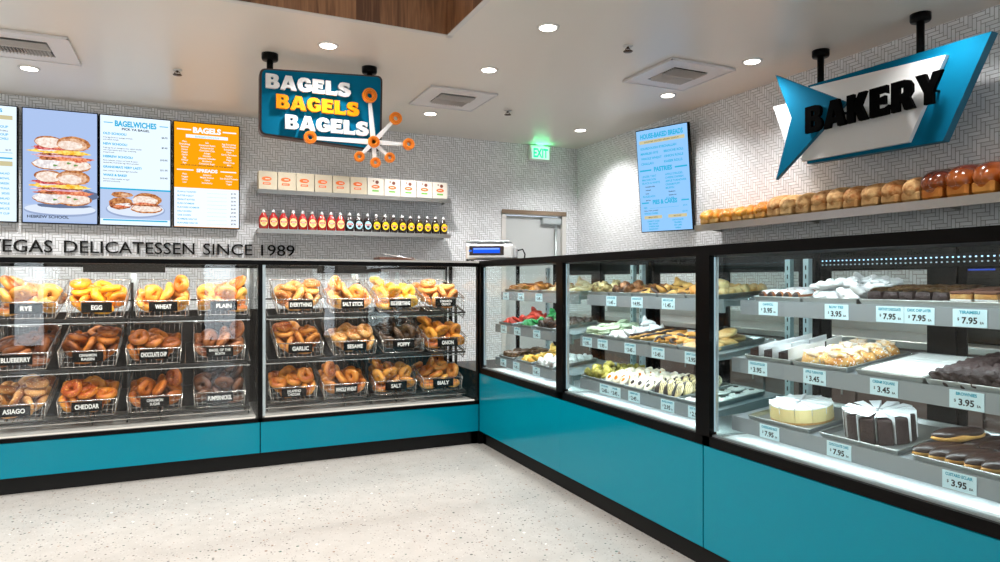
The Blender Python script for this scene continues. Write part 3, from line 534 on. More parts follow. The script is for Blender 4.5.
bgw = emit('screen_pale', (222, 238, 252), 1.05); bgb = emit('screen_blue', (166, 188, 228), 1.); bgl = emit('screen_lavender', (178, 196, 228), 1.)
W4, H4 = .572, .985
# words on the screens: (text, x, baseline, cap height, colour, align, bold, forced width)
def words(t, rows, name='menu_lines'):
    by = {}
    for r_ in [q for q in rows if q[0] == '-']:
        b = MB(); b.box(r_[1], r_[1]+r_[7], -.0026, -.0024, r_[2], r_[2]+r_[3], r_[4]); b.build('divider_bar', t)
    for r_ in [q for q in rows if q[0] != '-']: by.setdefault(r_[4].name, []).append(r_)
    for k, rr in by.items():
        b = MB()
        for (tx, x, z, h, m, al, bo, w) in rr:
            if tx == '-': b.box(x, x+w, -.0026, -.0024, z, z+h, m)
            else: put_text(b, tx, x, z, h, m, y=-.0026, align=al, bold=bo, w=w)
        b.build(name, t)
yS = WY-.07; zS = 2.215
t = screen('menu_screen', 'leftmost menu screen on the back wall, cut off by the picture edge', -1.337-W4/2, yS, zS, W4, H4, bgw)
rows = [('SOUPS & BOWLS', .0, .43, .03, CY, 'C', .03, .36), ('-', -.25, .37, .035, TN, 'L', 0, .5), ('CHICKEN SOUP', .22, .30, .02, CY, 'R', .02, None), ('MATZO BALL', .22, .27, .013, BK, 'R', .01, None), ('LENTIL SOUP', .22, .235, .02, CY, 'R', .02, None), ('CHILI', .22, .2, .02, CY, 'R', .02, None),
 ('$6.95', .24, .11, .013, BK, 'R', .01, None), ('-', -.25, .09, .004, CY, 'L', 0, .5), ('-', -.25, .04, .012, CY, 'L', 0, .5), ('-', -.25, -.02, .04, TN, 'L', 0, .5)]
for k, s in enumerate(['HOUSE SALAD', 'GARDEN SALAD BOWL', 'GREEK', 'TUNA', 'SIDES', 'SALAD', 'CHIPS AND PICKLE', 'SIDE SAUCE', 'FRUIT CUP']): rows.append((s, .23, -.09-.042*k, .017, CY, 'R', .02, None))
words(t, rows)
# sandwich photo
t = screen('menu_screen', 'menu screen on the back wall with a photo of two stacked bagel sandwiches', -1.031, yS, zS, .56, H4, bgb)
b = MB(); EV = emit_var
cols = dict(bun=EV('pic_bun', (196, 138, 104), (232, 196, 166), 50), crumb=EV('pic_crumb', (226, 200, 184), (250, 238, 228), 45), egg=EV('pic_egg', (240, 176, 40), (255, 232, 130), 40), salm=EV('pic_salmon', (196, 84, 60), (246, 170, 126), 45), cream=EV('pic_cream', (214, 206, 208), (250, 246, 244), 40), red=EV('pic_red', (170, 40, 60), (236, 140, 130), 60), brown=EV('pic_brown', (110, 50, 40), (200, 130, 84), 60), plate=emit('pic_plate', (216, 226, 242), 1.), shade=emit('pic_shade', (104, 118, 150), .9), green=emit('pic_green', (110, 150, 84), 1), ham=EV('pic_onion', (206, 150, 170), (240, 206, 214), 50), toast=EV('pic_toast', (150, 86, 50), (214, 150, 96), 50))
y = -.002
b.box(-.27, .27, y-.0001, y+.0003, -.47, -.33, emit('pic_table', (176, 194, 226), 1))
blob(b, .0, -.375, .265, .055, emit('pic_rim', (150, 166, 200), 1), y-.0003, 1, 0, 40); blob(b, .0, -.365, .26, .046, cols['plate'], y-.0005, 1, 0, 40); blob(b, .2, -.24, .075, .05, cols['shade'], y-.0002, 3, .1); blob(b, .02, -.335, .2, .02, cols['shade'], y-.0007, 4, .05)
for j, zz in enumerate((.12, -.175)):
    o = j*.03; yy = y-.0012-.006*j; st = [0]
    def q(*a, **k): st[0] += 1; blob(b, *a[:5], yy-.0002*st[0], *a[5:], **k)
    q(-.075+o*.2, zz-.10, .13, .052, cols['toast'], 5+j, .03); q(.10, zz-.105, .13, .055, cols['toast'], 6+j, .03)
    q(-.07, zz-.095, .125, .048, cols['cream'], 5+j, .05); q(.10, zz-.098, .12, .05, cols['crumb'], 16+j, .05)
    for gx, gz in ((.11, -.1), (-.04, -.11), (.06, -.085)): q(gx, zz+gz, .016, .008, cols['green'], 3, .2)
    q(.02, zz-.045, .205, .022, cols['salm'], 8+j, .12); q(-.09, zz-.055, .07, .012, cols['brown'], 18+j, .2); q(.14, zz-.052, .08, .02, cols['salm'], 28+j, .16)
    q(-.02, zz-.02, .175, .018, cols['ham'], 9+j, .15); q(.06, zz-.012, .10, .012, cols['brown'], 29+j, .25); q(-.1, zz-.016, .05, .012, cols['brown'], 33+j, .25)
    q(-.05, zz+.012, .17, .022, cols['egg'], 10+j, .14); q(.10, zz+.006, .11, .02, cols['egg'], 11+j, .16); q(-.1, zz+.02, .06, .012, cols['cream'], 12+j, .2)
    q(-.03, zz+.037, .19, .016, cols['red'], 13+j, .16); q(.06, zz+.043, .14, .014, cols['salm'], 23+j, .18); q(-.12, zz+.04, .06, .012, cols['red'], 24+j, .2)
    q(-.085, zz+.088, .105, .052, cols['toast'], 14+j, .02); q(-.083, zz+.083, .098, .044, cols['crumb'], 15+j, .04)
    q(.095, zz+.085, .125, .064, cols['toast'], 16+j, .02); q(.085, zz+.078, .11, .052, cols['bun'], 17+j, .04); q(.07, zz+.07, .09, .038, cols['crumb'], 18+j, .06)
b.build('sandwich_picture', t)
words(t, [('HEBREW SCHOOL', -.24, -.445, .024, BK, 'L', .02, .3)])
t = screen('menu_screen', 'white menu screen headed BAGELWICHES with a photo of a cut sandwich on a plate', -.459, yS, zS, W4, H4, bgw)
rows = [('BAGELWICHES', 0, .395, .05, CY, 'C', .04, .33), ('PICK YA BAGEL', 0, .362, .02, BK, 'C', .03, .22), ('-', -.25, .418, .007, CY, 'L', 0, .07), ('-', .19, .418, .007, CY, 'L', 0, .07)]
zz = .315
for ttl, pr, ls in [('OLD SCHOOL!', '$8.95', ['Fried egg, bacon or sausage, american', 'and melted cheddar']), ('NEW SCHOOL!', '$9.45', ['Fried egg, bacon, sausage or ham, melted cheddar', 'with crispy onions, spicy mayo, everything', 'and garlic aioli']), ('HEBREW SCHOOL!', '$10.95', ['Nova, schmear, tomato, red onion & capers', 'smoked fish, hard boiled egg, sliced cucumber']), ("GRANDMA'S VERY LAST!", '$11.95', ['Nova, schmear, hard boiled egg & cucumber']), ('WAKE & BAKE!', '$10.45', ['Bacon & melted cheddar on bagel', 'and hash brown patty'])]:
    rows.append((ttl, -.255, zz, .02, CY, 'L', .035, None)); rows.append((pr, .255, zz-.002, .016, BK, 'R', .02, None)); zz -= .03
    for l in ls: rows.append((l, -.255, zz, .011, BK, 'L', .01, None)); zz -= .02
    zz -= .022
rows += [('-', -.277, -.17, .014, CY, 'L', 0, .554), ('-', -.255, -.448, .012, CY, 'L', 0, .51)]
words(t, rows)
b = MB(); b.box(-.277, .277, -.002, -.0018, -.43, -.17, bgl); blob(b, 0, -.345, .235, .075, emit('pic_rim', (0, 0, 0)), -.0021, 1, 0, 40); blob(b, 0, -.338, .225, .066, cols['plate'], -.0022, 1, 0, 40)
blob(b, -.11, -.215, .085, .026, cols['toast'], -.0023, 3, .05); blob(b, -.08, -.22, .04, .018, cols['bun'], -.0024, 3, .1); blob(b, -.12, -.295, .095, .052, cols['brown'], -.0025, 4, .05); blob(b, -.11, -.272, .085, .03, cols['toast'], -.0026, 5, .05); blob(b, -.09, -.305, .06, .016, cols['cream'], -.0027, 6, .15); blob(b, -.12, -.32, .06, .012, cols['salm'], -.0028, 7, .2)
blob(b, .085, -.33, .125, .045, cols['toast'], -.0028, 9, .04); blob(b, .085, -.325, .115, .036, cols['crumb'], -.0029, 9, .06); blob(b, .09, -.25, .115, .06, cols['toast'], -.003, 7, .03); blob(b, .07, -.26, .10, .042, cols['crumb'], -.0031, 8, .05); blob(b, .08, -.297, .125, .014, cols['brown'], -.0032, 10, .15); blob(b, .06, -.288, .08, .01, cols['salm'], -.0033, 11, .2)
b.build('sandwich_picture', t)
t = screen('menu_screen', 'menu screen with an orange upper half headed BAGELS and a white price list below', .128, yS, zS, W4, H4, OR)
b = MB(); b.box(-.277, .277, -.002, -.0018, -.48, -.12, WH); b.build('price_area', t)
rows = [('BAGELS', 0, .395, .05, WH, 'C', .05, .24), ('-', -.255, .412, .012, WH, 'L', 0, .12), ('-', .135, .412, .012, WH, 'L', 0, .12), ('-', -.18, .345, .03, WH, 'L', 0, .36), ('SPREADS', 0, .03, .03, WH, 'C', .05, .18), ('-', -.255, .04, .01, WH, 'L', 0, .14), ('-', .115, .04, .01, WH, 'L', 0, .14),
 ('ASK FOR OUR SPECIAL BAGEL OF THE MONTH', 0, .085, .012, BK, 'C', .01, .45)]
for cx_, ls, z0 in [(-.19, ['Plain', 'Everything', 'Sesame', 'Onion', 'Poppy', 'Garlic', 'Egg', 'Wheat', 'Rye'], .3), (0, ['Salt', 'Cinnamon Raisin', 'Pumpernickel', 'Chocolate Chip', 'Asiago', 'Cheddar', 'Jalapeno Cheddar', 'Blueberry', 'Cinnamon Sugar'], .3), (.19, ['Egg Everything', 'Whole Wheat', 'Everything', 'Pizza', 'Garlic Parmesan', 'Bialy', 'Flagel', 'Gluten Free', 'Mini'], .3)]:
    for k, s in enumerate(ls): rows.append((s, cx_, z0-.0245*k, .015, WH, 'C', .015, None))
for cx_, ls in [(-.19, ['Plain', 'Veggie', 'Chive', 'Lox']), (0, ['Jalapeno', 'Maple Walnut', 'Olive', 'Strawberry']), (.19, ['Scallion', 'Sun Dried Tomato', 'Honey', 'Vegan'])]:
    for k, s in enumerate(ls): rows.append((s, cx_, .0-.025*k, .015, WH, 'C', .015, None))
words(t, rows)
rows = [('BAKERS DOZEN', 0, .351, .016, CY, 'C', .02, .2)]
for k, (s, p) in enumerate([('PLAIN & TOASTED', '$1.95'), ('BUTTER & JELLY', '$2.95'), ('PEANUT BUTTER', '$3.45'), ('PLAIN SCHMEAR', '$3.95'), ('FLAVORED SCHMEAR', '$4.45'), ('HALF DOZEN', '$9.95'), ('ONE DOZEN', '$17.95'), ('SCHMEAR HALF LB', '$6.95'), ('FLAVORED HALF LB', '$7.95')]):
    z = -.165-.036*k; rows += [(s, -.25, z, .014, CY, 'L', .02, None), (p, .25, z, .014, BK, 'R', .02, None), ('-', .0, z, .001, CY, 'L', 0, .17)]
words(t, rows, 'price_lines')
# tilted bakery screen: left edge swung away from the wall, top leaning forward
ang = math.atan2(4.78-5.32, 4.10-3.93)
t = screen('menu_screen', 'tilted blue menu screen on the right wall listing breads, pastries, pies and cakes', 0, 0, 0, .556, .975, emit('screen_sky', (142, 194, 244), 1.), loc=(4.0, 5.026, 2.18), rot=(R(6.2), 0, -1.22))
rows = [('HOUSE-BAKED BREADS', 0, .405, .045, CY, 'C', .04, .47), ('-', -.25, .355, .032, TN, 'L', 0, .5), ('LOAVES SLICED FRESH DAILY', 0, .365, .013, BK, 'C', .02, .38), ('PASTRIES', 0, .085, .042, CY, 'C', .04, .2), ('-', -.26, .095, .014, CY, 'L', 0, .13), ('-', .13, .095, .014, CY, 'L', 0, .13),
 ('PIES & CAKES', 0, -.225, .04, CY, 'C', .04, .27), ('-', -.26, -.215, .012, CY, 'L', 0, .08), ('-', .18, -.215, .012, CY, 'L', 0, .08), ('-', -.24, -.365, .03, TN, 'L', 0, .2), ('-', .03, -.365, .03, TN, 'L', 0, .2), ('SMALL CAKES', -.14, -.356, .012, BK, 'C', .02, None), ('BIG CAKES', .13, -.356, .012, BK, 'C', .02, None)]
for x_, ls in [(-.24, ['SOURDOUGH RYE', 'MARBLED RYE', 'WHOLE WHEAT', 'CHALLAH']), (.02, ['CHALLAH', 'BRIOCHE ROLL', 'ONION ROLLS', 'KAISER ROLLS'])]:
    for k, s in enumerate(ls): rows.append((s, x_, .3-.048*k, .022, CY, 'L', .03, None))
for x_, ls in [(-.24, ['LINZER TART', 'MACAROON', 'BLACK & WHITE', '.chocolate chip', '.oatmeal', '.sugar', 'RUGELACH', '.apricot']), (.02, ['APPLE STRUDEL', 'CHEESE DANISH', 'APPLE TURNOVER', 'CREAM PUFF', 'MUFFIN', '.blueberry', '.banana nut', 'ECLAIR'])]:
    for k, s in enumerate(ls): rows.append((s.strip('.'), x_+(.03 if s[0] == '.' else 0), .035-.032*k, .013 if s[0] == '.' else .019, BK if s[0] == '.' else CY, 'L', .02, None))
rows += [('PIES', -.24, -.265, .016, CY, 'L', .03, None), ('-', -.17, -.265, .002, CY, 'L', 0, .32), ('$7.95', .24, -.265, .014, CY, 'R', .02, None), ('Apple, cherry, pumpkin', -.24, -.29, .012, BK, 'L', .01, None), ('WHOLE CAKES', -.24, -.32, .016, CY, 'L', .03, None), ('$24.95', .24, -.32, .014, CY, 'R', .02, None)]
for cx_, ls in [(-.14, ['CARROT CAKE', 'RED VELVET', 'CHEESECAKE', 'BLACKOUT']), (.13, ['CHOCOLATE', 'TIRAMISU', 'KEY LIME', 'OPERA'])]:
    for k, s in enumerate(ls): rows.append((s, cx_, -.395-.025*k, .014, CY, 'C', .03, None))
rows = [(a_, b_*.96, c_*.985, d_, e_, f_, g_, (h_*.96 if h_ else h_)) for (a_, b_, c_, d_, e_, f_, g_, h_) in rows]
words(t, rows)
b = MB(); b.box(-.1, .1, .045, .10, -.12, .12, M_['blackm']); b.tube([(0, .1, 0), (.03, .17, 0)], .02, M_['blackm'], 8); b.build('wall_bracket', t)
# ------------------------------------------------------------------ wall shelves with boxes and bottles (back wall)
def wall_shelf(z, label):
    t = thing('wall_shelf', label, 'shelf', (1.525, 6.65, z))
    b = MB(); b.box(-.965, .965, .003, .25, -.006, 0, M_['steel']); b.build('shelf_board', t)
    b = MB(); b.box(-.965, .965, 0, .003, -.042, 0, M_['steel']); b.box(-.965, .965, .003, .02, -.042, -.039, M_['steel']); b.build('front_lip', t)
    for x in (-.955, 0, .955):
        b = MB(); b.poly([[(0, 0), (.22, 0), (.22, -.034), (0, -.012)]], x-.003, x+.003, M_['steel'], Matrix(((0, 1, 0, 0), (1, 0, 0, .028), (0, 0, 1, -.006), (0, 0, 0, 1)))); b.build('bracket', t)
wall_shelf(2.098, 'upper stainless steel wall shelf holding the row of cartons'); wall_shelf(1.725, 'lower stainless steel wall shelf holding the row of sauce bottles')
tan = mat('carton_tan', (206, 194, 170), .6, var=.08, scale=25); pr_o = mat('carton_orange', (236, 112, 44), .5); pr_g = mat('carton_green', (110, 180, 70), .5); pr_b = mat('carton_brown', (120, 64, 44), .5); cw = mat('carton_pale', (222, 214, 202), .6, var=.05, scale=25)
def oval(mb, cx, cz, rx, rz, m, y, n=20): mb.add([(cx+rx*math.cos(2*math.pi*k/n), y, cz+rz*math.sin(2*math.pi*k/n)) for k in range(n)], [tuple(range(n))], m)
def carton(kind):
    t = thing('matzo_carton', 'carton', 'carton', group='cartons on the upper wall shelf')
    b = MB(); b.bbox(-.083, .083, 0, .13, 0, .172, .002, tan if kind == 'o' else cw); b.build('box_body', t)
    b = MB(); 
    if kind == 'o': oval(b, -.01, .1, .045, .021, pr_o, -.001); b.box(-.045, .025, -.0012, -.0008, .045, .065, pr_o); b.box(-.035, .015, -.0016, -.0013, .052, .057, cw)
    else: oval(b, .0, .085, .042, .019, pr_o, -.001); b.box(-.035, .032, -.0012, -.0008, .035, .052, pr_g); oval(b, .015, .132, .018, .018, pr_b, -.0012); oval(b, -.022, .142, .008, .008, pr_b, -.0012)
    b.box(-.022, .018, -.0018, -.0014, .096 if kind == 'o' else .082, .104 if kind == 'o' else .09, cw)
    b.build('printed_label', t); return t
po, pg = carton('o'), carton('g')
for k in range(11):
    src = po if k < 6 else pg
    o = src if k in (0, 6) else dup(src)
    o.location = (.652+.1725*k, 6.665, 2.0985)
    ordw = ['first', 'second', 'third', 'fourth', 'fifth', 'sixth', 'seventh', 'eighth', 'ninth', 'tenth', 'last']
    o['label'] = '%s carton from the left on the upper shelf, %s' % (ordw[k], 'with orange bar' if k < 6 else 'with green bar and brown dots')
def bottle(kind):
    t = thing('sauce_bottle', 'bottle', 'bottle', group='sauce bottles on the lower wall shelf'); m = M_['red'] if kind == 'r' else M_['dark']
    b = MB(); S_ = Matrix.Diagonal((1, .72, 1, 1))
    b.lathe([(0, 0), (.038, 0), (.0425, .006), (.044, .03), (.0435, .085), (.040, .108), (.030, .128), (.018, .145), (.016, .160), (0, .160)], m, 20, S_); b.build('bottle_body', t)
    b = MB(); b.lathe([(0, .156), (.0165, .156), (.0165, .168), (.009, .172), (.006, .184), (0, .184)], M_['signwhite'], 14); b.build('cap', t)
    b = MB(); yy = -.0325
    face = {'r': (238, 222, 150), 'b': (170, 222, 236), 'y': (250, 214, 20)}[kind]
    oval(b, 0, .065, .034, .042, mat('bottle_label_'+kind, face, .5), yy); b.box(-.027, .027, yy-.0006, yy-.0003, .062, .078, mat('label_red', (214, 50, 40), .5)); oval(b, 0, .05, .016, .011, mat('label_inner_'+kind, (236, 190, 120) if kind == 'r' else (60, 40, 50), .5), yy-.0008)
    b.box(-.018, .018, yy-.001, yy-.0007, .067, .072, M_['signwhite']); b.build('label', t); return t
pb = {k: bottle(k) for k in 'rby'}
for k in range(21):
    kd = 'r' if k < 9 else 'b' if k < 12 else 'y'; o = pb[kd] if k in (0, 9, 12) else dup(pb[kd])
    o.location = (.616+.0905*k, 6.70, 1.726)
    nth = lambda q: ['first', 'second', 'third', 'fourth', 'fifth', 'sixth', 'seventh', 'eighth', 'last'][q % 9]
    o['label'] = {'r': 'red sauce bottle with cream oval label, %s of the nine from the left' % nth(k), 'b': 'dark syrup bottle with pale blue oval label, %s of three' % ['left', 'middle', 'right'][(k-9) % 3], 'y': 'dark syrup bottle with yellow oval label, %s of nine towards the shelf end' % nth(max(0, k-12))}[kd]
# ------------------------------------------------------------------ bread shelf on the right wall
t = thing('bread_shelf', 'long stainless steel shelf on the right wall carrying the loaves', 'shelf', (3.90, 4.49, 1.705), R(-90))
b = MB(); b.box(0, 3.0, .003, .30, -.006, 0, M_['steel']); b.build('shelf_board', t)
b = MB(); b.box(0, 3.0, 0, .003, -.055, 0, M_['steel']); b.box(0, 3.0, .003, .02, -.055, -.052, M_['steel']); b.build('front_lip', t)
for x in (.01, 1.0, 2.0, 2.99):
    b = MB(); b.poly([[(0, 0), (.27, 0), (.27, -.045), (0, -.015)]], x-.003, x+.003, M_['steel'], Matrix(((0, 1, 0, 0), (1, 0, 0, .028), (0, 0, 1, -.006), (0, 0, 0, 1)))); b.build('bracket', t)
def loaf_mesh(kind, seed):
    """a pan loaf: straight pale sides below, a crown of plaited strands above"""
    rnd = random.Random(seed); b = MB()
    if kind == 'wheat': Lh, bw, zs, A, r, f, ns_, m = .29, .056, .036, .022, .058, .62, 2, baked('wheat_crust', (186, 112, 46), (255, 214, 150), 30, bump=1., rough=.7, topdark=False)
    elif kind == 'gold': Lh, bw, zs, A, r, f, ns_, m = .28, .050, .036, .034, .040, 1.2, 3, baked('golden_crust', (224, 124, 10), (255, 192, 70), 16, seeds=[(255, 236, 180)], sd=.08, rough=.35, coat=.25)
    else: Lh, bw, zs, A, r, f, ns_, m = .30, .060, .040, .026, .068, .55, 2, baked('dark_glazed_crust', (96, 32, 6), (206, 108, 34), 7, bump=.1, rough=.22, coat=.6)
    under = baked(kind+'_side_crust', {'wheat': (196, 140, 76), 'gold': (230, 160, 70), 'dark': (196, 110, 30)}[kind], {'wheat': (236, 196, 136), 'gold': (250, 214, 140), 'dark': (232, 160, 70)}[kind], 20, topdark=False, rough=.6)
    b.bbox(-bw, bw, -Lh/2+.006, Lh/2-.006, 0, zs+r*.5, .014, under)
    ph = rnd.uniform(0, 6.28)
    for j in range(ns_):
        pts = []; rs = []; n = 30
        for i in range(n+1):
            u = i/n; e = abs(2*u-1); a = 2*math.pi*(f*u+j/ns_)+ph
            dn = (1-e**(4 if ns_ == 3 else 2.6))
            pts.append((A*math.sin(a)*(.4+.6*dn), Lh*(u-.5)*1.03, zs+r*(.42+.30*dn)+.014*math.cos(2*a if ns_ == 3 else a)*dn+(.016 if ns_ == 2 else .012)*dn)); rs.append(r*max(.3, (1-e**(6 if ns_ == 3 else 3.2))**.5)*(1+.05*math.sin(9*u+j)))
        b.tube(pts, rs, m, 16)
    if kind != 'gold':   # the risen body under the strands
        pts = [(0, Lh*(i/12-.5)*.97, zs+r*.35) for i in range(13)]; b.tube(pts, [r*(.98)*max(.4, (1-abs(2*i/12-1)**5)**.5) for i in range(13)], m, 16)
    return b
ly = [4.40, 4.282, 4.158, 4.035, 3.915, 3.79, 3.665, 3.535, 3.403, 3.274, 3.147, 3.018, 2.888, 2.75, 2.618, 2.486, 2.346, 2.20, 2.055]
kinds = ['gold']*6+['wheat']*9+['dark']*4
nm = {'gold': ('braided_loaf', 'golden braided egg loaf', 'golden braided loaves on the bread shelf'), 'wheat': ('wheat_loaf', 'tan slashed wheat loaf', 'tan loaves on the bread shelf'), 'dark': ('glazed_loaf', 'dark glossy braided loaf', 'dark glazed loaves on the bread shelf')}
meshes = {(k, s): loaf_mesh(k, s*3+1).mesh(nm[k][0]) for k in nm for s in range(3)}
cnt = {}
for i, (y, k) in enumerate(zip(ly, kinds)):
    q = cnt.get(k, 0); cnt[k] = q+1; tot = kinds.count(k)
    o = bpy.data.objects.new(nm[k][0], meshes[(k, i % 3)]); COL.objects.link(o)
    o.location = (4.048, y, 1.706); o.rotation_euler = (0, 0, R(-90+random.uniform(-4, 4))); s = random.uniform(.95, 1.03); o.scale = (1, s, random.uniform(.93, 1.05))
    pos = 'far left end of the shelf' if i == 0 else ('number word',)
    wd = ['first', 'second', 'third', 'fourth', 'fifth', 'sixth', 'seventh', 'eighth', 'ninth'][q]
    tag(o, '%s, %s of the %s from the screen end of the shelf' % (nm[k][1], wd, ['', '', '', '', 'four', '', 'six', '', '', 'nine'][tot]), 'bread', nm[k][2])
# ------------------------------------------------------------------ bakery cases (right run); local x = along the run to the right, y = into the case
LED = emit('led_white', (226, 246, 255), 1.6); LEDs = emit('led_soft', (196, 226, 240), .6); LEDb = emit('led_dot', (170, 215, 250), 2.)
def area(parent, loc, rot, sx, sy, e, col):
    ld = bpy.data.lights.new('led_light', 'AREA'); ld.shape = 'RECTANGLE'; ld.size = sx; ld.size_y = sy; ld.energy = e; ld.color = col
    lo = bpy.data.objects.new('led_light', ld); COL.objects.link(lo); lo.parent = parent; lo.location = loc; lo.rotation_euler = rot; return lo
W = 1.219
TILT = 7.
SHELVES = [(.160, 1.149, 4.), (.112, .908, TILT), (.112, .661, TILT)]     # (front y, lip top z, tilt in degrees)
def bakery_case(yl, label, dots=False):
    t = thing('bakery_case', label, 'display case', (FX, yl, 0), R(-90)); K = M_['black']
    b = MB(); b.box(0, W, .035, .66, 0, .10, M_['blackm']); b.build('toe_kick', t)
    b = MB(); b.box(0.0, W, .02, .68, .10, .556, K); b.build('base_cabinet', t)
    b = MB(); b.bbox(.003, W-.003, 0, .019, .10, .535, .002, M_['teal']); b.build('front_panel', t)
    b = MB(); b.box(0, W, -.004, .045, .538, .578, K); b.box(0.03, W-.03, .012, .03, .578, .585, M_['alu']); b.build('sill', t)
    b = MB(); b.box(.02, W-.02, .045, .655, .556, .566, M_['deck']); b.build('deck', t)
    b = MB(); b.box(.04, W-.04, .010, .016, .58, 1.34, GLASSG); b.build('front_glass', t)
    for x in (0, W-.042):
        b = MB(); b.box(x, x+.042, -.004, .035, .538, 1.337, K); b.build('corner_post', t); b = MB(); b.box(x, x+.042, .64, .68, .556, 1.36, K); b.build('corner_post', t)
    b = MB(); b.box(0, W, -.004, .035, 1.337, 1.36, K); b.box(0, W, -.004, .70, 1.36, 1.38, K); b.build('top_frame', t)
    b = MB(); b.box(.044, .054, .02, .034, .6, 1.33, M_['alu']); b.box(.0445, .0535, .034, .036, .6, 1.33, LEDs); b.box(.046, .052, .018, .02, .6, 1.33, LEDs); b.build('vertical_light_strip', t)
    for x in (.012, W-.018):
        b = MB(); b.box(x, x+.006, .04, .64, .57, 1.355, GLASSG); b.build('side_glass', t)
    for x in (.036, W-.066):
        b = MB(); b.box(x, x+.03, .548, .552, .57, 1.33, M_['stdm']); b.box(x, x+.003, .552, .572, .57, 1.33, M_['stdm']); b.box(x+.027, x+.03, .552, .572, .57, 1.33, M_['stdm'])
        for k in range(18): z = .6+k*.04; b.box(x+.012, x+.018, .5472, .548, z, z+.02, M_['blackm'])
        b.build('slotted_upright', t)
    for i, (x0, x1, yy) in enumerate(((.042, .64, .655), (.56, W-.042, .668))):
        b = MB(); b.box(x0, x1, yy, yy+.01, 1.275, 1.36, K); b.box(x0, x1, yy, yy+.01, .57, .62, K)
        a0, a1 = (x0, x0+.05) if i == 0 else (x1-.05, x1); b.box(a0, a1, yy, yy+.01, .62, 1.275, K); c0, c1 = (x1-.11, x1) if i == 0 else (x0, x0+.11); b.box(c0, c1, yy, yy+.01, .62, 1.275, K)
        d = b.build('sliding_rear_door', t); g = MB(); g.box(x0+.05, x1-.05, yy+.003, yy+.007, .62, 1.275, GLASSG); g.build('door_glass', d)
    for i, (fy, fz, ti) in enumerate(SHELVES):
        Mx = Matrix.Translation((0, fy, fz-.004)) @ Matrix.Rotation(R(ti), 4, 'X')
        b = MB(); b.box(.05, W-.05, .012, .40, -.006, 0, M_['lipm'], Mx); s = b.build('shelf', t)
        b = MB(); b.box(.05, W-.05, fy, fy+.012, fz-.06, fz, M_['lipm']); b.build('price_rail', s)
        for x in (.055, W-.06):
            b = MB(); b.poly([[(.01, -.008), (.43, -.008), (.43, -.06), (.40, -.06), (.05, -.03), (.01, -.03)]], x-.002, x+.002, M_['lipm'], Mx @ Matrix(((0, 1, 0, 0), (1, 0, 0, 0), (0, 0, 1, 0), (0, 0, 0, 1)))); b.build('shelf_bracket', s)
    b = MB(); b.box(.05, W-.05, .036, .05, 1.345, 1.36, M_['alu'])
    b.box(.05, W-.05, .038, .048, 1.343, 1.345, LED); b.build('top_light_strip', t)
    area(t, (W/2, .05, 1.350), (R(35), 0, 0), W-.1, .02, 5., (.86, .96, 1.))
    for (fy, fz, ti), e in zip(SHELVES, (2.4, 2.2, 1.25)):  # strips and lamps under the upper shelves are added to brighten the trays below
        b = MB(); b.box(.06, W-.06, fy+.014, fy+.024, fz-.024, fz-.018, LED); b.build('shelf_light_strip', t)
        area(t, (W/2, fy+.02, fz-.03), (R(15 if fz > .7 else 0), 0, 0), W-.14, .012, e, (.82, .95, 1.))
    if dots:
        b = MB()
        for r_, zz in ((0, 1.318), (1, 1.30)):
            for k in range(54): x = .06+k*.0205; b.box(x, x+.006, .64, .642, zz, zz+.005, LEDb if r_ == 0 else LEDs)
        b.box(.05, W-.05, .642, .654, 1.285, 1.335, M_['blackm']); b.build('rear_light_strip', t)
    return t
YA, YB, YC = 2.211, 3.430, 4.643
bakery_case(YA, 'nearest glass bakery case on the right, holding the cheesecake and brownies', dots=True)
bakery_case(YB, 'middle glass bakery case of the right run, holding danishes and giant cookies')
bakery_case(YC-.002, 'farthest glass bakery case in the corner, with red and green cookies')
t = thing('bakery_case', 'glass bakery case just past the right edge of the picture', 'display case', (FX, YA-W, 0), R(-90))
b = MB(); b.box(0, W, .035, .66, 0, .10, M_['blackm']); b.build('toe_kick', t)
b = MB(); b.bbox(.003, W-.003, 0, .019, .10, .535, .002, M_['teal']); b.build('front_panel', t)
b = MB(); b.box(0, W, .02, .68, .10, .578, M_['black']); b.build('base_cabinet', t)
b = MB(); b.box(0, W, -.004, .035, 1.337, 1.38, M_['black']); b.box(0, W, .035, .70, 1.36, 1.38, M_['black']); b.box(0, .042, -.004, .035, .538, 1.337, M_['black']); b.box(W-.042, W, -.004, .035, .538, 1.337, M_['black']); b.box(0, .042, .64, .68, .556, 1.36, M_['black']); b.box(W-.042, W, .64, .68, .556, 1.36, M_['black']); b.build('top_frame', t)
b = MB(); b.box(.04, W-.04, .01, .016, .58, 1.34, GLASSG); b.build('front_glass', t)
t = thing('corner_cabinet', 'black corner cabinet that joins the two runs of cases under the price scale', 'cabinet', (FX, FY, 0))
b = MB(); b.box(.002, .68, .002, .72, 0, .54, M_['black']); b.build('base', t)
b = MB(); b.box(.002, .70, .002, .725, 1.36, 1.38, M_['black']); b.build('top', t)
for x, y in ((.66, .70), (.66, .02), (.02, .70)): b = MB(); b.box(x, x+.03, y, y+.02, .54, 1.36, M_['black']); b.build('post', t)
b = MB(); b.box(-.05, .06, .035, .05, 0, .10, M_['blackm']); b.box(.035, .05, -.05, .05, 0, .10, M_['blackm']); b.build('toe_kick', t)
t = thing('back_counter', 'long staff counter along the right wall, seen dimly through the bakery cases', 'counter', (3.55, 6.2, 0), R(-90))
bm_ = mat('counter_laminate', (96, 78, 72), .5, var=.15)
b = MB(); b.box(0, 5.6, .03, .64, .08, .86, bm_); b.box(0, 5.6, .06, .64, 0, .08, M_['blackm']); b.build('cabinet_body', t)
b = MB(); b.bbox(-.01, 5.61, 0, .645, .86, .90, .004, M_['steel']); b.box(-.01, 5.61, .62, .645, .90, .98, M_['steel']); b.build('steel_top', t)
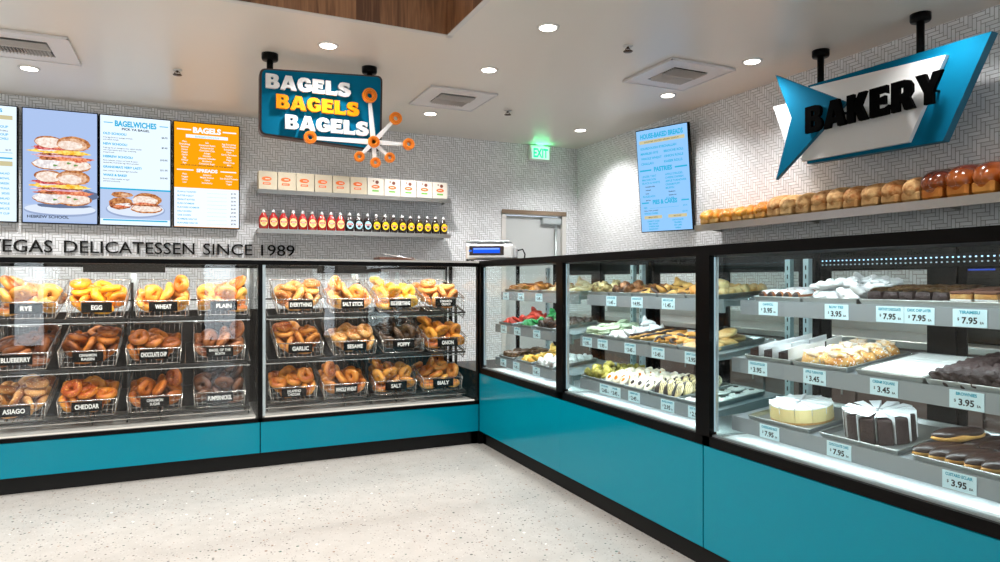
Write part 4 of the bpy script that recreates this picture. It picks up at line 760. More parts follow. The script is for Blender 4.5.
for k in range(8): b = MB(); b.bbox(.01+.7*k, .69+.7*k, .012, .03, .1, .84, .003, bm_); d = b.build('door', t); h = MB(); h.tube([(.62+.7*k, -.01, .55), (.62+.7*k, -.01, .72)], .006, M_['alu'], 6); h.build('handle', d)
t = thing('label_printer', 'black machine with a blue display on the staff counter, seen through the nearest case', 'printer', (3.72, 2.29, .90), R(-90))
b = MB(); b.bbox(0, .32, 0, .3, 0, .40, .015, M_['black']); b.build('body', t)
b = MB(); b.bbox(.02, .30, -.012, 0, .30, .47, .008, M_['blackm']); o = b.build('display_head', t)
b = MB(); b.box(.06, .26, -.014, -.012, .385, .425, emit('printer_lcd', (40, 80, 210), .8)); b.build('blue_display', o)
# price cards clipped to the rails
def card(yl, sh, case, name, price, side='EA'):
    fy, fz, ti = SHELVES[sh]; w, h = .098, .054
    lev = ['top', 'middle', 'bottom'][sh]
    t = thing('price_card', 'pale %s price card under the %s, %s rail of the %s case' % (price, name.lower(), lev, case), 'price card', (FX+fy-.0022, yl, fz-.058), R(-90))
    b = MB(); b.box(-w/2, w/2, 0, .0018, 0, h, M_['tagw']); b.build('card', t)
    b = MB(); put_text(b, name, 0, h*.74, h*.17, M_['tagt'], -.0006, 'C', .04, min(w*.8, .0062*len(name)+.01)); put_text(b, price, .0, h*.2, h*.36, M_['ink'], -.0006, 'C', .03)
    put_text(b, '$', -w*.33, h*.36, h*.16, M_['ink'], -.0006, 'C', .02); put_text(b, side, w*.36, h*.2, h*.13, M_['ink'], -.0006, 'C', .03); b.build('print', t)
for sh, ls in enumerate([[(2.009, 'CANNOLI', '3.95'), (1.692, 'BOW TIES', '3.95'), (1.488, 'DEATH BY CHOCOLATE', '7.95'), (1.388, 'CHOC CHIP LAYER', '7.95'), (1.234, 'TIRAMISU', '7.95'), (1.10, 'LEMON CAKE', '7.95')],
    [(2.018, 'CHOCOLATE SLICES', '3.95'), (1.746, 'APPLE TURNOVER', '3.45'), (1.475, 'CREAM SQUARE', '3.45'), (1.215, 'BROWNIES', '3.95')], [(1.957, 'CHEESECAKE SLICE', '7.95'), (1.644, 'CHOCOLATE CAKE', '7.95'), (1.236, 'CUSTARD ECLAIR', '3.95')]]):
    for y, n_, p_ in ls: card(y, sh, 'nearest', n_, p_)
for sh, ls in enumerate([[(3.127, 'CHUNK COOKIES', '1.45'), (2.89, 'DRIZZLED NUTS', '14.95'), (2.636, 'MINI ECLAIR', '1.45')], [(3.302, 'ICED COOKIES', '1.95'), (3.142, 'SUGAR CRESCENT', '1.95'), (2.884, 'STRIPE DANISH', '3.45'), (2.654, 'CHOC DANISH', '3.45'), (2.408, 'GIANT COOKIE', '3.95')],
    [(3.12, 'PISTACHIO', '2.45'), (3.02, 'LINZER', '2.45'), (2.85, 'HAMANTASH', '2.45'), (2.582, 'BLACK & WHITE', '2.95'), (2.385, 'DOT COOKIE', '2.95')]]):
    for y, n_, p_ in ls: card(y, sh, 'middle', n_, p_)
for sh, ls in enumerate([[(4.505, 'ALMOND', '1.45'), (4.255, 'RUGELACH', '1.45'), (3.984, 'SUGAR PUFF', '1.45')], [(4.442, 'RED LEAF', '1.45'), (4.218, 'GREEN LEAF', '1.45'), (3.925, 'COCOA NIB', '1.45')], [(4.45, 'MOCHA', '1.45'), (4.234, 'SHELLS', '1.45'), (3.932, 'SNOW', '1.45')]]):
    for y, n_, p_ in ls: card(y, sh, 'farthest', n_, p_)
# ------------------------------------------------------------------ trays and pastries
def sheet_pan(w, d, h=.018):
    b = MB(); m = M_['pan']; b.bbox(-w/2+.006, w/2-.006, .006, d-.006, 0, .0025, .001, m)
    lo = [(-w/2+.006, .006), (w/2-.006, .006), (w/2-.006, d-.006), (-w/2+.006, d-.006)]; hi = [(-w/2, 0), (w/2, 0), (w/2, d), (-w/2, d)]
    v = [(x, y, .001) for x, y in lo]+[(x, y, h) for x, y in hi]+[(x*1.0+math.copysign(-.002, x), y+(.002 if y < d/2 else -.002), h) for x, y in hi]+[(x*.985, y+(.003 if y < d/2 else -.003), .003) for x, y in lo]
    f = []
    for k in range(4):
        j = (k+1) % 4; f += [(k, j, 4+j, 4+k), (8+k, 8+j, 12+j, 12+k)]
    b.add(v, f, m)
    r = .012; pts = []
    for (x, y) in hi:
        cx, cy = x-math.copysign(r, x), y+(r if y < d/2 else -r); a0 = {(-1, 0): 180, (1, 0): 270, (1, 1): 0, (-1, 1): 90}[(int(math.copysign(1, x)), 0 if y < d/2 else 1)]
        for k in range(4): a = R(a0+30*k); pts.append((cx+r*math.cos(a), cy+r*math.sin(a), h))
    b.tube(pts, .0032, m, 6, closed=True)
    return b
PAN = sheet_pan(.236, .345).mesh('baking_tray'); PANN = sheet_pan(.211, .345).mesh('baking_tray'); PANW = sheet_pan(.30, .36).mesh('baking_tray')
def tray(y, sh, label, wide=False, tag_=None):
    fy, fz, ti = SHELVES[sh]
    T = Matrix.Translation((FX+fy, y, fz-.003)) @ Matrix.Rotation(R(-90), 4, 'Z') @ Matrix.Rotation(R(ti), 4, 'X') @ Matrix.Translation((0, .004, .001))
    o = bpy.data.objects.new('baking_tray', PANW if wide else PANN if 2.3 < y < 3.4 else PAN); COL.objects.link(o); o.matrix_basis = T; tag(o, label, 'tray', None); return T
def proto(name, cat, *parts):
    """parts: (part name or None for the thing itself, builder)"""
    if len(parts) == 1:
        me = parts[0][1].mesh(name); return (name, cat, me, [])
    return (name, cat, None, [(n_, p.mesh(n_)) for n_, p in parts])
def spawn(pr, M, label, group, scale=1.):
    name, cat, me, parts = pr
    o = bpy.data.objects.new(name, me); COL.objects.link(o); o.matrix_basis = M @ Matrix.Scale(scale, 4); tag(o, label, cat, group)
    for n_, pm in parts: c = bpy.data.objects.new(n_, pm); COL.objects.link(c); c.parent = o
    return o
def sim(T, key, prs, label, group, n=None, dz=.003, yo=.014, sc=1., keep=None):
    kx = .88 if 2.3 < T.translation.y < 3.4 else 1.
    for i, p in enumerate(SIM[key][:n]):
        if keep and not keep(p[0]/1000, p[1]/1000): continue
        M = T @ Matrix.Translation((p[0]/1000*kx, p[1]/1000+yo, p[2]/1000+dz)) @ Euler([a/100 for a in p[3:]]).to_matrix().to_4x4()
        spawn(prs[i % len(prs)] if isinstance(prs, list) else prs, M, label, group, sc)
def wob_disc(r, h, m, wob=.03, lob=5, seed=0, seg=22, dome=.5, top=None):
    """low domed biscuit about its centre"""
    rnd = random.Random(seed); ph = [rnd.uniform(0, 6) for _ in range(3)]; b = MB(); v = []
    prof = [(0, -h/2), (.85, -h/2), (1., -h*.2), (.98, h*.12), (.8, h*(.5-.18*dome)), (.5, h*.5), (.2, h*(.5+.08*dome)), (0, h*(.5+.1*dome))]
    for (q, z) in prof:
        for k in range(seg):
            a = 2*math.pi*k/seg; w = 1+wob*(math.sin(lob*a+ph[0])+.5*math.sin((lob+4)*a+ph[1])); v.append((r*q*w*math.cos(a), r*q*w*math.sin(a), z+h*.05*math.sin(3*a+ph[2]) if 0 < q < 1 else z))
    n = len(prof); f = [(i*seg+k, i*seg+(k+1) % seg, (i+1)*seg+(k+1) % seg, (i+1)*seg+k) for i in range(n-1) for k in range(seg)]
    b.add(v, f, m, smooth=True); return b
def cap_disc(r, z, m, h=.002, wob=.04, seed=1, cx=0, cy=0, seg=18):
    rnd = random.Random(seed); p = rnd.uniform(0, 6); b = MB()
    v = []
    for (q, zz) in ((1.0, z-.001), (.96, z+h*.7), (.6, z+h), (0, z+h*1.1)):
        for k in range(seg): a = 2*math.pi*k/seg; w = 1+wob*math.sin(4*a+p); v.append((cx+r*q*w*math.cos(a), cy+r*q*w*math.sin(a), zz))
    b.add(v, [(i*seg+k, i*seg+(k+1) % seg, (i+1)*seg+(k+1) % seg, (i+1)*seg+k) for i in range(3) for k in range(seg)], m, smooth=True); return b
def finger(L2, r, m, curve=0., wob=.08, seed=0, flat=.8, ridges=0, seg=12, n=16, taper=.55, ml=None):
    """long piece: straight, curved or ridged, about its centre along x"""
    rnd = random.Random(seed); ph = rnd.uniform(0, 6); b = MB(); v = []
    for i in range(n+1):
        u = i/n*2-1; w = (1-abs(u)**3.2)**.5*(1-(1-taper)*u*u) if abs(u) < 1 else 0
        w *= 1+wob*math.sin(5*u+ph)+(.14*abs(math.sin(ridges*u*3.14)) if ridges else 0)
        cx = L2*u; cy = curve*(u*u-.4)*L2
        for k in range(seg): a = 2*math.pi*k/seg; v.append((cx, cy+r*w*math.cos(a), r*w*flat*math.sin(a)))
    f = [(i*seg+k, i*seg+(k+1) % seg, (i+1)*seg+(k+1) % seg, (i+1)*seg+k) for i in range(n) for k in range(seg)]
    b.add(v, f, m, smooth=True); return b
def nugget(rx, ry, rz, m, seed=0, rough=.12, flatbase=False):
    rnd = random.Random(seed); ph = [rnd.uniform(0, 6) for _ in range(6)]; b = MB(); seg, n = 16, 9; v = []
    for i in range(n+1):
        t = math.pi*(i/n-.5)
        for k in range(seg):
            a = 2*math.pi*k/seg; d = 1+rough*(math.sin(3*a+ph[0]+2*t)+.7*math.sin(5*a+ph[1]-3*t)+.5*math.sin(7*t+ph[2]+a))
            z = rz*math.sin(t)*d; 
            if flatbase and z < -rz*.5: z = -rz*.5
            v.append((rx*math.cos(t)*math.cos(a)*d, ry*math.cos(t)*math.sin(a)*d, z))
    b.add(v, [(i*seg+k, i*seg+(k+1) % seg, (i+1)*seg+(k+1) % seg, (i+1)*seg+k) for i in range(n) for k in range(seg)], m, smooth=True); return b
def rock(x0, x1, y0, y1, z0, z1, m, amp, seed=0, n=7):
    """crumbly block: subdivided box with an uneven skin"""
    rnd = random.Random(seed); ph = [rnd.uniform(0, 6) for _ in range(6)]; b = MB(); c = Vector(((x0+x1)/2, (y0+y1)/2, (z0+z1)/2)); h = Vector(((x1-x0)/2, (y1-y0)/2, (z1-z0)/2))
    for ax in range(3):
        o = [k for k in range(3) if k != ax]
        for sg in (-1, 1):
            v = []
            for i in range(n+1):
                for j in range(n+1):
                    p = Vector((0, 0, 0)); p[ax] = sg; p[o[0]] = 2*i/n-1; p[o[1]] = 2*j/n-1
                    q = p.normalized()*1.28; p = p*.72+q*.28
                    w = Vector((p.x*h.x, p.y*h.y, p.z*h.z))
                    d = amp*(math.sin(w.x*190+ph[0])*math.sin(w.y*170+ph[1])+.7*math.sin(w.z*260+ph[2]+w.x*140)); w += p.normalized()*d
                    w.z = max(w.z, -h.z)
                    v.append(tuple(w+c))
            b.add(v, [(i*(n+1)+j, i*(n+1)+j+1, (i+1)*(n+1)+j+1, (i+1)*(n+1)+j) for i in range(n) for j in range(n)], m, smooth=True)
    return b
CH_ = mat('dark_chocolate', (46, 27, 20), .38, var=.2, coat=.08); SUG = mat('powdered_sugar', (250, 250, 250), .9, bump=.6, bscale=300); ICE = mat('white_icing', (240, 240, 236), .35); JAM = mat('apricot_jam', (226, 120, 24), .15, coat=.5)
cream = baked('pale_cookie', (216, 186, 132), (240, 222, 182), 26); gold = baked('golden_cookie', (206, 140, 60), (240, 196, 116), 20); brown = baked('brown_cookie', (128, 78, 44), (188, 130, 84), 30); puff = baked('puff_pastry', (196, 120, 44), (244, 204, 130), 30, rough=.5, bump=.9)
TOPS = {0: 'top', 1: 'middle', 2: 'bottom'}
def lab(desc, sh, case, extra): return ('%s heaped on the %s shelf of the %s case, %s' % (desc, TOPS[sh], case, extra)), '%s on the %s shelf of the %s bakery case' % (extra, TOPS[sh], case)
# far case
def heap(y, sh, case, trayword, prs, key, desc, n=None, sc=1.12):
    T = tray(y, sh, 'aluminium tray of %s, %s shelf of the %s case' % (trayword, TOPS[sh], case))
    sim(T, key, prs, '%s, %s shelf of the %s case' % (desc, TOPS[sh], case), '%s on the %s shelf of the %s case' % (trayword, TOPS[sh], case), n, sc=sc); return T
P = {}
P['almond'] = proto('almond_cookie', 'cookie', (None, wob_disc(.031, .016, brown, seed=2)))
P['rugelach'] = proto('rugelach', 'pastry', (None, finger(.042, .018, baked('rugelach_crust', (150, 84, 34), (222, 156, 84), 40), ridges=3, seed=3)))
P['pale'] = proto('sugar_puff', 'cookie', (None, finger(.046, .018, cream, curve=.25, seed=4, wob=.12)))
P['redleaf'] = proto('red_cookie', 'cookie', (None, finger(.046, .019, baked('red_dough', (170, 34, 20), (222, 74, 50), 22, topdark=False), ridges=4, seed=5, flat=.6)))
P['greenleaf'] = proto('green_cookie', 'cookie', (None, finger(.046, .019, baked('green_dough', (10, 110, 50), (50, 176, 92), 22, topdark=False), ridges=4, seed=6, flat=.6)))
P['cocoa'] = proto('cocoa_cookie', 'cookie', (None, nugget(.027, .024, .016, baked('cocoa_dough', (44, 28, 22), (96, 66, 54), 40), 7)))
P['mocha'] = proto('mocha_cookie', 'cookie', (None, wob_disc(.030, .016, baked('mocha_dough', (70, 46, 30), (124, 92, 62), 35), seed=8)))
P['shell'] = proto('shell_cookie', 'cookie', (None, finger(.038, .018, baked('shell_dough', (210, 150, 44), (246, 208, 104), 20), ridges=3, curve=.3, seed=9)))
P['snow'] = proto('snowball_cookie', 'cookie', (None, nugget(.026, .024, .018, SUG, 10, .06)))
C3 = (4.42, 4.13, 3.84, 3.58)
for sh, ls in enumerate([[('almond', 'disc0', 'brown almond cookies', 'round brown almond cookie'), ('rugelach', 'long0', 'brown rugelach', 'ridged brown rugelach'), ('pale', 'long0', 'pale sugar puffs', 'curved pale sugar puff'), ('pale', 'long1', 'pale curved cookies', 'pale curved cookie')],
    [('redleaf', 'long0', 'red cookies', 'red ridged cookie'), ('greenleaf', 'long0', 'green cookies', 'green ridged cookie'), ('cocoa', 'ball0', 'dark cocoa cookies', 'dark brown cocoa cookie'), ('snow', 'ball1', 'white sugared cookies', 'white sugared cookie')],
    [('mocha', 'disc1', 'dark brown mocha cookies', 'round dark brown cookie'), ('shell', 'long0', 'yellow shell cookies', 'yellow ridged shell cookie'), ('snow', 'ball0', 'white snowball cookies', 'white powdered snowball cookie'), ('shell', 'long1', 'golden curled cookies', 'golden curled cookie')]]):
    for y, (k, key, tw, ds) in zip(C3, ls):
        if y < 3.7 and sh != 0: continue
        heap(y, sh, 'farthest', tw, P[k], key, ds)
# middle case
P['chunk'] = proto('chunk_cookie', 'cookie', (None, nugget(.024, .021, .016, baked('chunk_dough', (120, 100, 50), (226, 212, 156), 55), 11, .16)))
P['drizz'] = proto('drizzled_cluster', 'cookie', (None, nugget(.025, .021, .015, baked('cluster_dough', (70, 40, 24), (176, 120, 76), 50), 12, .16)))
P['minie'] = proto('mini_eclair', 'pastry', ('bun', finger(.036, .018, gold, seed=13)), ('chocolate_icing', finger(.033, .0155, CH_, seed=13, flat=.7)))
for v_ in P['minie'][3][1][1].vertices: v_.co.z += .0055
P['gball'] = proto('cream_puff', 'pastry', (None, nugget(.0265, .0265, .022, baked('puff_ball_crust', (226, 160, 84), (248, 218, 160), 18), 14, .05)))
P['mint'] = proto('iced_cookie', 'cookie', (None, wob_disc(.031, .017, mat('mint_icing', (196, 212, 180), .5, var=.12, scale=30), seed=15, dome=1.4)))
P['cres'] = proto('sugared_crescent', 'cookie', (None, finger(.040, .016, SUG, curve=.25, seed=16)))
def striped(seed):
    f = finger(.062, .026, gold, curve=.18, seed=seed, flat=.6, n=20); s = MB()
    for k in range(4):
        yy = -.015+.010*k; pts = [(-.05+.1*i/8, yy+.18*(((i/4-1)**2)-.4)*.062, .0175-.006*abs(i/4-1)**2-.3*abs(yy)*.4) for i in range(9)]
        s.tube(pts, .0036, CH_, 5)
    return proto('striped_danish', 'danish', ('dough', f), ('chocolate_stripes', s))
P['str'] = striped(17)
ck = wob_disc(.058, .03, baked('chip_cookie', (190, 140, 80), (232, 204, 148), 16, seeds=[(70, 44, 30)], sd=.06), seed=18, dome=1.6)
P['giant'] = proto('giant_chip_cookie', 'cookie', (None, ck))
P['pist'] = proto('pistachio_cookie', 'cookie', (None, nugget(.026, .020, .014, baked('pistachio_dough', (120, 116, 40), (206, 190, 96), 60), 19, .14)))
P['linz'] = proto('linzer_cookie', 'cookie', ('biscuit', wob_disc(.034, .014, baked('linzer_dough', (232, 214, 178), (250, 244, 230), 20, topdark=False), wob=.04, lob=8, seed=20)), ('jam_centre', cap_disc(.013, .0075, JAM)))
P['linzc'] = proto('chocolate_centre_cookie', 'cookie', ('biscuit', wob_disc(.034, .014, baked('linzer_dough', (0, 0, 0), (0, 0, 0)), wob=.04, lob=8, seed=21)), ('chocolate_centre', cap_disc(.013, .0075, CH_)))
def dipped():
    a = wob_disc(.04, .014, baked('dipped_dough', (226, 206, 150), (246, 234, 200), 24), seed=22); s = MB(); seg = 16
    v = []; 
    for (q, z) in ((1.03, -.004), (1.03, .003), (.86, .0085), (.4, .0095), (0, .0098)):
        for k in range(seg+1): an = math.pi*k/seg-math.pi/2; v.append((.04*q*math.cos(an), .04*q*math.sin(an), z))
    s.add(v, [(i*(seg+1)+k, i*(seg+1)+k+1, (i+1)*(seg+1)+k+1, (i+1)*(seg+1)+k) for i in range(4) for k in range(seg)], CH_, smooth=True)
    for k in range(3): s.tube([(-.035+.012*k, -.02, .0085), (-.029+.012*k, .0, .0095), (-.035+.012*k, .02, .0085)], .0013, CH_, 4)
    return proto('half_dipped_cookie', 'cookie', ('biscuit', a), ('chocolate_half', s))
P['dip'] = dipped()
P['dot'] = proto('iced_dot_cookie', 'cookie', ('iced_biscuit', wob_disc(.042, .016, ICE, wob=.01, seed=23, dome=1.2)), ('chocolate_dot', cap_disc(.013, .0095, CH_)))
B5 = (3.27, 3.055, 2.84, 2.625, 2.41)
for sh, ls in enumerate([[('chunk', 'ball0', 'white and nut chunk cookies', 'small pale chunky cookie'), ('drizz', 'ball0', 'brown nut clusters', 'small brown nut cluster'), ('minie', 'long0', 'mini eclairs', 'golden mini eclair with chocolate top'), ('minie', 'long1', 'chocolate topped mini eclairs', 'mini eclair with dark chocolate top'), ('gball', 'ball0', 'golden cream puffs', 'round golden cream puff')],
    [('mint', 'disc0', 'pale green iced cookies', 'pale green iced cookie'), ('cres', 'long0', 'sugared crescents', 'white sugared crescent'), None, None, None],
    [('pist', 'ball0', 'pistachio cookies', 'yellow green pistachio cookie'), None, None, None, None]]):
    for y, q in zip(B5, ls):
        if q: k, key, tw, ds = q; heap(y, sh, 'middle', tw, P[k], key, ds)
def T_at(T, x, y, z, rz=0, rx=0, ry=0): return T @ Matrix.Translation((x, y, z)) @ Euler((rx, ry, rz)).to_matrix().to_4x4()
T = tray(B5[2], 1, 'aluminium tray of striped danishes, middle shelf of the middle case')
for k in range(8): spawn(P['str'], T_at(T, -.066+.044*(k % 4), .08+.14*(k//4), .022+.008*(k % 2), R(70+7*(k % 3))), 'long golden danish with chocolate stripes, laid in rows on the middle tray', 'striped danishes in the middle case')
T = tray(B5[3], 1, 'aluminium tray of curled chocolate danishes, middle shelf of the middle case')
def curl():
    a = MB(); pts = [(.036*math.cos(t), .026*math.sin(t), .02+.003*math.sin(3*t)) for t in [R(-60+k*20) for k in range(16)]]; a.tube(pts, [.007+.007*math.sin(math.pi*(k+.5)/16) for k in range(16)], gold, 10)
    s = MB(); s.tube([(p[0]*1.0, p[1]*1.0, p[2]+.006) for p in pts[5:]], [.0095*math.sin(math.pi*(k+1)/12)+.002 for k in range(11)], CH_, 8)
    return proto('curled_danish', 'danish', ('dough', a), ('chocolate_glaze', s))
P['curl'] = curl()
for k in range(12): spawn(P['curl'], T_at(T, -.062+.062*(k % 3), .05+.078*(k//3), .002+.012*((k+k//3) % 2), R(35*k), R(8)), 'curled golden danish with dark glaze on the tray beside the giant cookies', 'curled danishes in the middle case')
T = tray(B5[4], 1, 'aluminium tray of giant chip cookies, middle shelf of the middle case')
for k, (x, y, z, a) in enumerate([(-.045, .06, .018, .1), (.05, .065, .02, .1), (-.04, .17, .022, .2), (.05, .16, .022, .2), (-.02, .27, .02, 0), (0, .09, .05, .3), (.01, .19, .055, .3)]): spawn(P['giant'], T_at(T, x, y, z, k, a), 'large pale chocolate chip cookie stacked at the right end of the middle shelf', 'giant chip cookies in the middle case')
for yy_, kk_, tw_, ds_ in ((B5[1], 'linz', 'jam centred cookies', 'white scalloped cookie with orange jam centre'), (B5[2], 'linzc', 'chocolate centred cookies', 'cream scalloped cookie with dark centre')):
    T = tray(yy_, 2, 'aluminium tray of %s, bottom shelf of the middle case' % tw_)
    for k in range(24):
        r_ = k//3; spawn(P[kk_], T_at(T, -.064+.064*(k % 3)+(.02 if r_ % 2 else -.004)*(1 if k % 3 < 2 else .3), .038+.034*r_, .026+.010*math.sin(r_*.5+.4)+.004*(k % 2), 0, R(46+8*math.sin(k*1.7)), R(7*math.sin(k*2.3))), ds_+', leaning on the bottom shelf', tw_+' in the middle case')
T = tray(B5[3], 2, 'aluminium tray of half dipped cookies, bottom shelf of the middle case')
for k in range(18): spawn(P['dip'], T_at(T, -.064+.064*(k % 3)+.006*(k//3 % 2), .045+.045*(k//3), .032+.003*(k % 3), 0, R(52)) @ Matrix.Rotation(R(200+14*math.sin(k*2)), 4, 'Z') @ Matrix.Rotation(R(8*math.sin(k)), 4, 'Y'), 'pale cookie half dipped in chocolate, overlapping its neighbours in slanted rows', 'half dipped cookies in the middle case')
T = tray(B5[4], 2, 'aluminium tray of white dot cookies, bottom shelf of the middle case')
for k in range(9): spawn(P['dot'], T_at(T, -.05+.1*(k % 2) if k < 8 else 0, .05+.088*(k//2) if k < 8 else .1, .012 if k < 8 else .03, k), 'white iced cookie with a black centre dot at the right end of the bottom shelf', 'white dot cookies in the middle case')
# near case, top shelf
A4 = (1.972, 1.733, 1.455, 1.17)
T = tray(A4[0], 0, 'aluminium tray of cannoli, top shelf of the nearest case')
def cannoli():
    a = MB(); a.tube([(-.045, 0, 0), (-.03, 0, 0), (0, 0, 0), (.03, 0, 0), (.045, 0, 0)], [.016, .018, .0175, .018, .016], baked('cannoli_shell', (150, 82, 36), (206, 136, 76), 40), 14)
    s = MB(); s.tube([(-.036, 0, .004), (-.02, 0, .005), (.02, 0, .005), (.036, 0, .004)], [.0165, .0168, .0168, .0165], SUG, 14)
    e = nugget(.012, .014, .014, CH_, 3, .05); e2 = MB()
    for sx in (-1, 1): e2.add([(v[0]*.8+sx*.047, v[1], v[2]) for v in e.v], e.f, CH_, smooth=True)
    return proto('cannoli', 'pastry', ('shell', a), ('sugar_dusting', s), ('filled_end', e2))
P['cann'] = cannoli()
for k in range(10): spawn(P['cann'], T_at(T, -.085+.042*(k % 5), .065+.13*(k//5), .022, R(82+4*(k % 3))), 'sugar dusted cannoli with chocolate ends in the left tray of the top shelf', 'cannoli in the nearest case')
T = tray(A4[1], 0, 'aluminium tray of powdered bow tie pastries, top shelf of the nearest case')
def bow():
    a = finger(.05, .021, SUG, seed=31, wob=.15, ridges=2, flat=.6); a2 = finger(.046, .016, SUG, seed=32, wob=.15, flat=.6); a.add([(v[1]*.9, v[0]*.55, v[2]+.010) for v in a2.v], a2.f, SUG, smooth=True); return proto('sugared_bow_pastry', 'pastry', (None, a))
P['bow'] = bow()
sim(T, 'long0', P['bow'], 'white powdered bow pastry in the snowy heap on the top shelf', 'powdered bow pastries in the nearest case', sc=1.12)
for k in range(16): spawn(P['bow'], T_at(T, -.085+.045*(k % 5), .07+.06*(k//4), .058+.012*math.sin(k % 5*.8), R(47*k), .1), 'white powdered bow pastry in the snowy heap on the top shelf', 'powdered bow pastries in the nearest case')
T = tray(A4[2], 0, 'aluminium tray of dark layered chocolate slices, top shelf of the nearest case', True)
chocc = mat('chocolate_sponge', (50, 32, 30), .6, var=.35, scale=70, bump=.7, bscale=120); nut = baked('nut_crumb', (150, 104, 60), (226, 190, 140), 60)
def nutslice(s):
    a = rock(-.024, .024, -.05, .05, 0, .042, chocc, .0016, s); c = MB()
    for k in range(9): g = nugget(.009, .007, .006, nut, s*9+k, .15); c.add([(v[0]+random.uniform(-.018, .018), v[1]+random.uniform(-.04, .04), v[2]+.045) for v in g.v], g.f, nut, smooth=True)
    return proto('chocolate_slice', 'cake slice', ('sponge', a), ('nut_topping', c))
ns = [nutslice(s) for s in range(3)]
for k in range(10): spawn(ns[k % 3], T_at(T, -.115+.057*(k % 5), .075+.125*(k//5), .003, R(random.uniform(-8, 8))), 'dark chocolate slice topped with nuts on the top shelf', 'nut topped chocolate slices in the nearest case')
T = tray(A4[3], 0, 'aluminium tray of tiramisu and lemon slices, top shelf of the nearest case', True)
tir = baked('tiramisu_layers', (176, 112, 40), (226, 188, 120), 40, topdark=False, rough=.6); coc = mat('cocoa_dust', (110, 70, 52), .8, var=.25, scale=60)
def slice3(nm_, a, b_, c_, top):
    p1 = MB(); p1.bbox(-.032, .032, -.045, .045, 0, .016, .002, a); p1.bbox(-.032, .032, -.045, .045, .016, .022, .001, b_); p1.bbox(-.032, .032, -.045, .045, .022, .038, .002, a)
    p2 = MB(); p2.bbox(-.033, .033, -.046, .046, .038, .046, .002, top); return proto(nm_, 'cake slice', ('layers', p1), (c_, p2))
P['tira'] = slice3('tiramisu_slice', tir, ICE, 'cocoa_top', coc); P['lem'] = slice3('lemon_slice', mat('lemon_sponge', (236, 236, 200), .6), ICE, 'lemon_glaze', mat('lemon_glaze', (226, 232, 20), .3))
for k in range(6): spawn(P['tira'], T_at(T, -.105+.072*(k % 3), .065+.12*(k//3), .003, 0), 'tiramisu slice with cocoa top at the right of the top shelf', 'tiramisu slices in the nearest case')
for k in range(2): spawn(P['lem'], T_at(T, .112, .065+.12*k, .003, 0), 'pale slice with bright yellow glaze at the right end of the top shelf, %s one' % ['front', 'rear'][k], 'lemon slices in the nearest case')
# near case, middle shelf
M4 = (1.975, 1.733, 1.465, 1.19)
T = tray(M4[0], 1, 'aluminium tray of chocolate slices with paper, middle shelf of the nearest case')
sp = proto('papered_chocolate_slice', 'cake slice', ('sponge', rock(-.027, .027, -.042, .042, 0, .038, chocc, .001, 2)), ('paper_wrap', MB().add([(.029, -.05, .001), (.029, .05, .001), (.031, .05, .062), (.033, -.05, .058)], [(0, 1, 2, 3)], M_['paper']).add([(.0305, -.05, .001), (.0305, .05, .001), (.0325, .05, .062), (.0345, -.05, .058)], [(0, 1, 2, 3)], M_['paper']).add([(.033, -.05, .058), (.031, .05, .062), (-.022, .046, .046), (-.018, -.047, .044)], [(0, 1, 2, 3)], M_['paper'])))
for k in range(9): spawn(sp, T_at(T, -.075+.073*(k % 3), .058+.102*(k//3), .004, R(random.uniform(-5, 5))), 'chocolate slice with white paper divider in the left tray of the middle shelf', 'papered chocolate slices in the nearest case')
T = tray(M4[1], 1, 'aluminium tray of powdered apple turnovers, middle shelf of the nearest case')
def turnover(s):
    a = nugget(.044, .034, .030, baked('turnover_crust', (204, 124, 36), (250, 214, 140), 24, bump=1., rough=.5, seeds=[(252, 250, 246), (252, 250, 246)], sd=.26, topdark=False), s, .10, True)
    for i_, v in enumerate(a.v): a.v[i_] = (v[0], v[1], v[2]+.015)
    f2 = nugget(.030, .022, .016, SUG, s+5, .2); a.add([(v[0], v[1], v[2]*.55+.042) for v in f2.v], f2.f, baked('sugared_top', (228, 176, 104), (252, 250, 246), 55, topdark=False, rough=.8, bump=1.), smooth=True)
    return proto('apple_turnover', 'pastry', (None, a))
tv = [turnover(s) for s in (1, 4, 7)]
for k in range(10): spawn(tv[k % 3], T_at(T, -.055+.108*(k % 2), .045+.064*(k//2), .004+.004*(k % 2), R(15*math.sin(k*2)), R(6), R(5)) @ Matrix.Scale(1.1, 4), 'golden puff turnover dusted with powdered sugar on the middle shelf', 'apple turnovers in the nearest case')
T = tray(M4[2], 1, 'aluminium tray of white cream squares, middle shelf of the nearest case')
cs = MB(); cs.bbox(-.034, .034, -.038, .038, 0, .010, .001, cream); c2 = MB(); c2.bbox(-.0345, .0345, -.0385, .0385, .010, .018, .002, ICE); P['sq'] = proto('cream_square', 'cake slice', ('base', cs), ('white_icing', c2))
for k in range(12): spawn(P['sq'], T_at(T, -.0715+.0715*(k % 3), .052+.0795*(k//3), .003, 0), 'flat square with smooth white icing, cut close on the white tray', 'white cream squares in the nearest case')
T = tray(M4[3], 1, 'aluminium tray of dark brownies at the right of the middle shelf', True)
br = [proto('brownie', 'brownie', (None, rock(-.046, .046, -.053, .053, 0, .044, chocc, .0055, s, 14))) for s in (1, 5, 8)]
for k in range(9): spawn(br[k % 3], T_at(T, -.094+.092*(k % 3), .062+.108*(k//3), .003+.003*(k % 2), R(6*math.sin(k*2)), R(4), R(-4)), 'thick dark crumbly brownie at the right of the middle shelf', 'brownies in the nearest case')
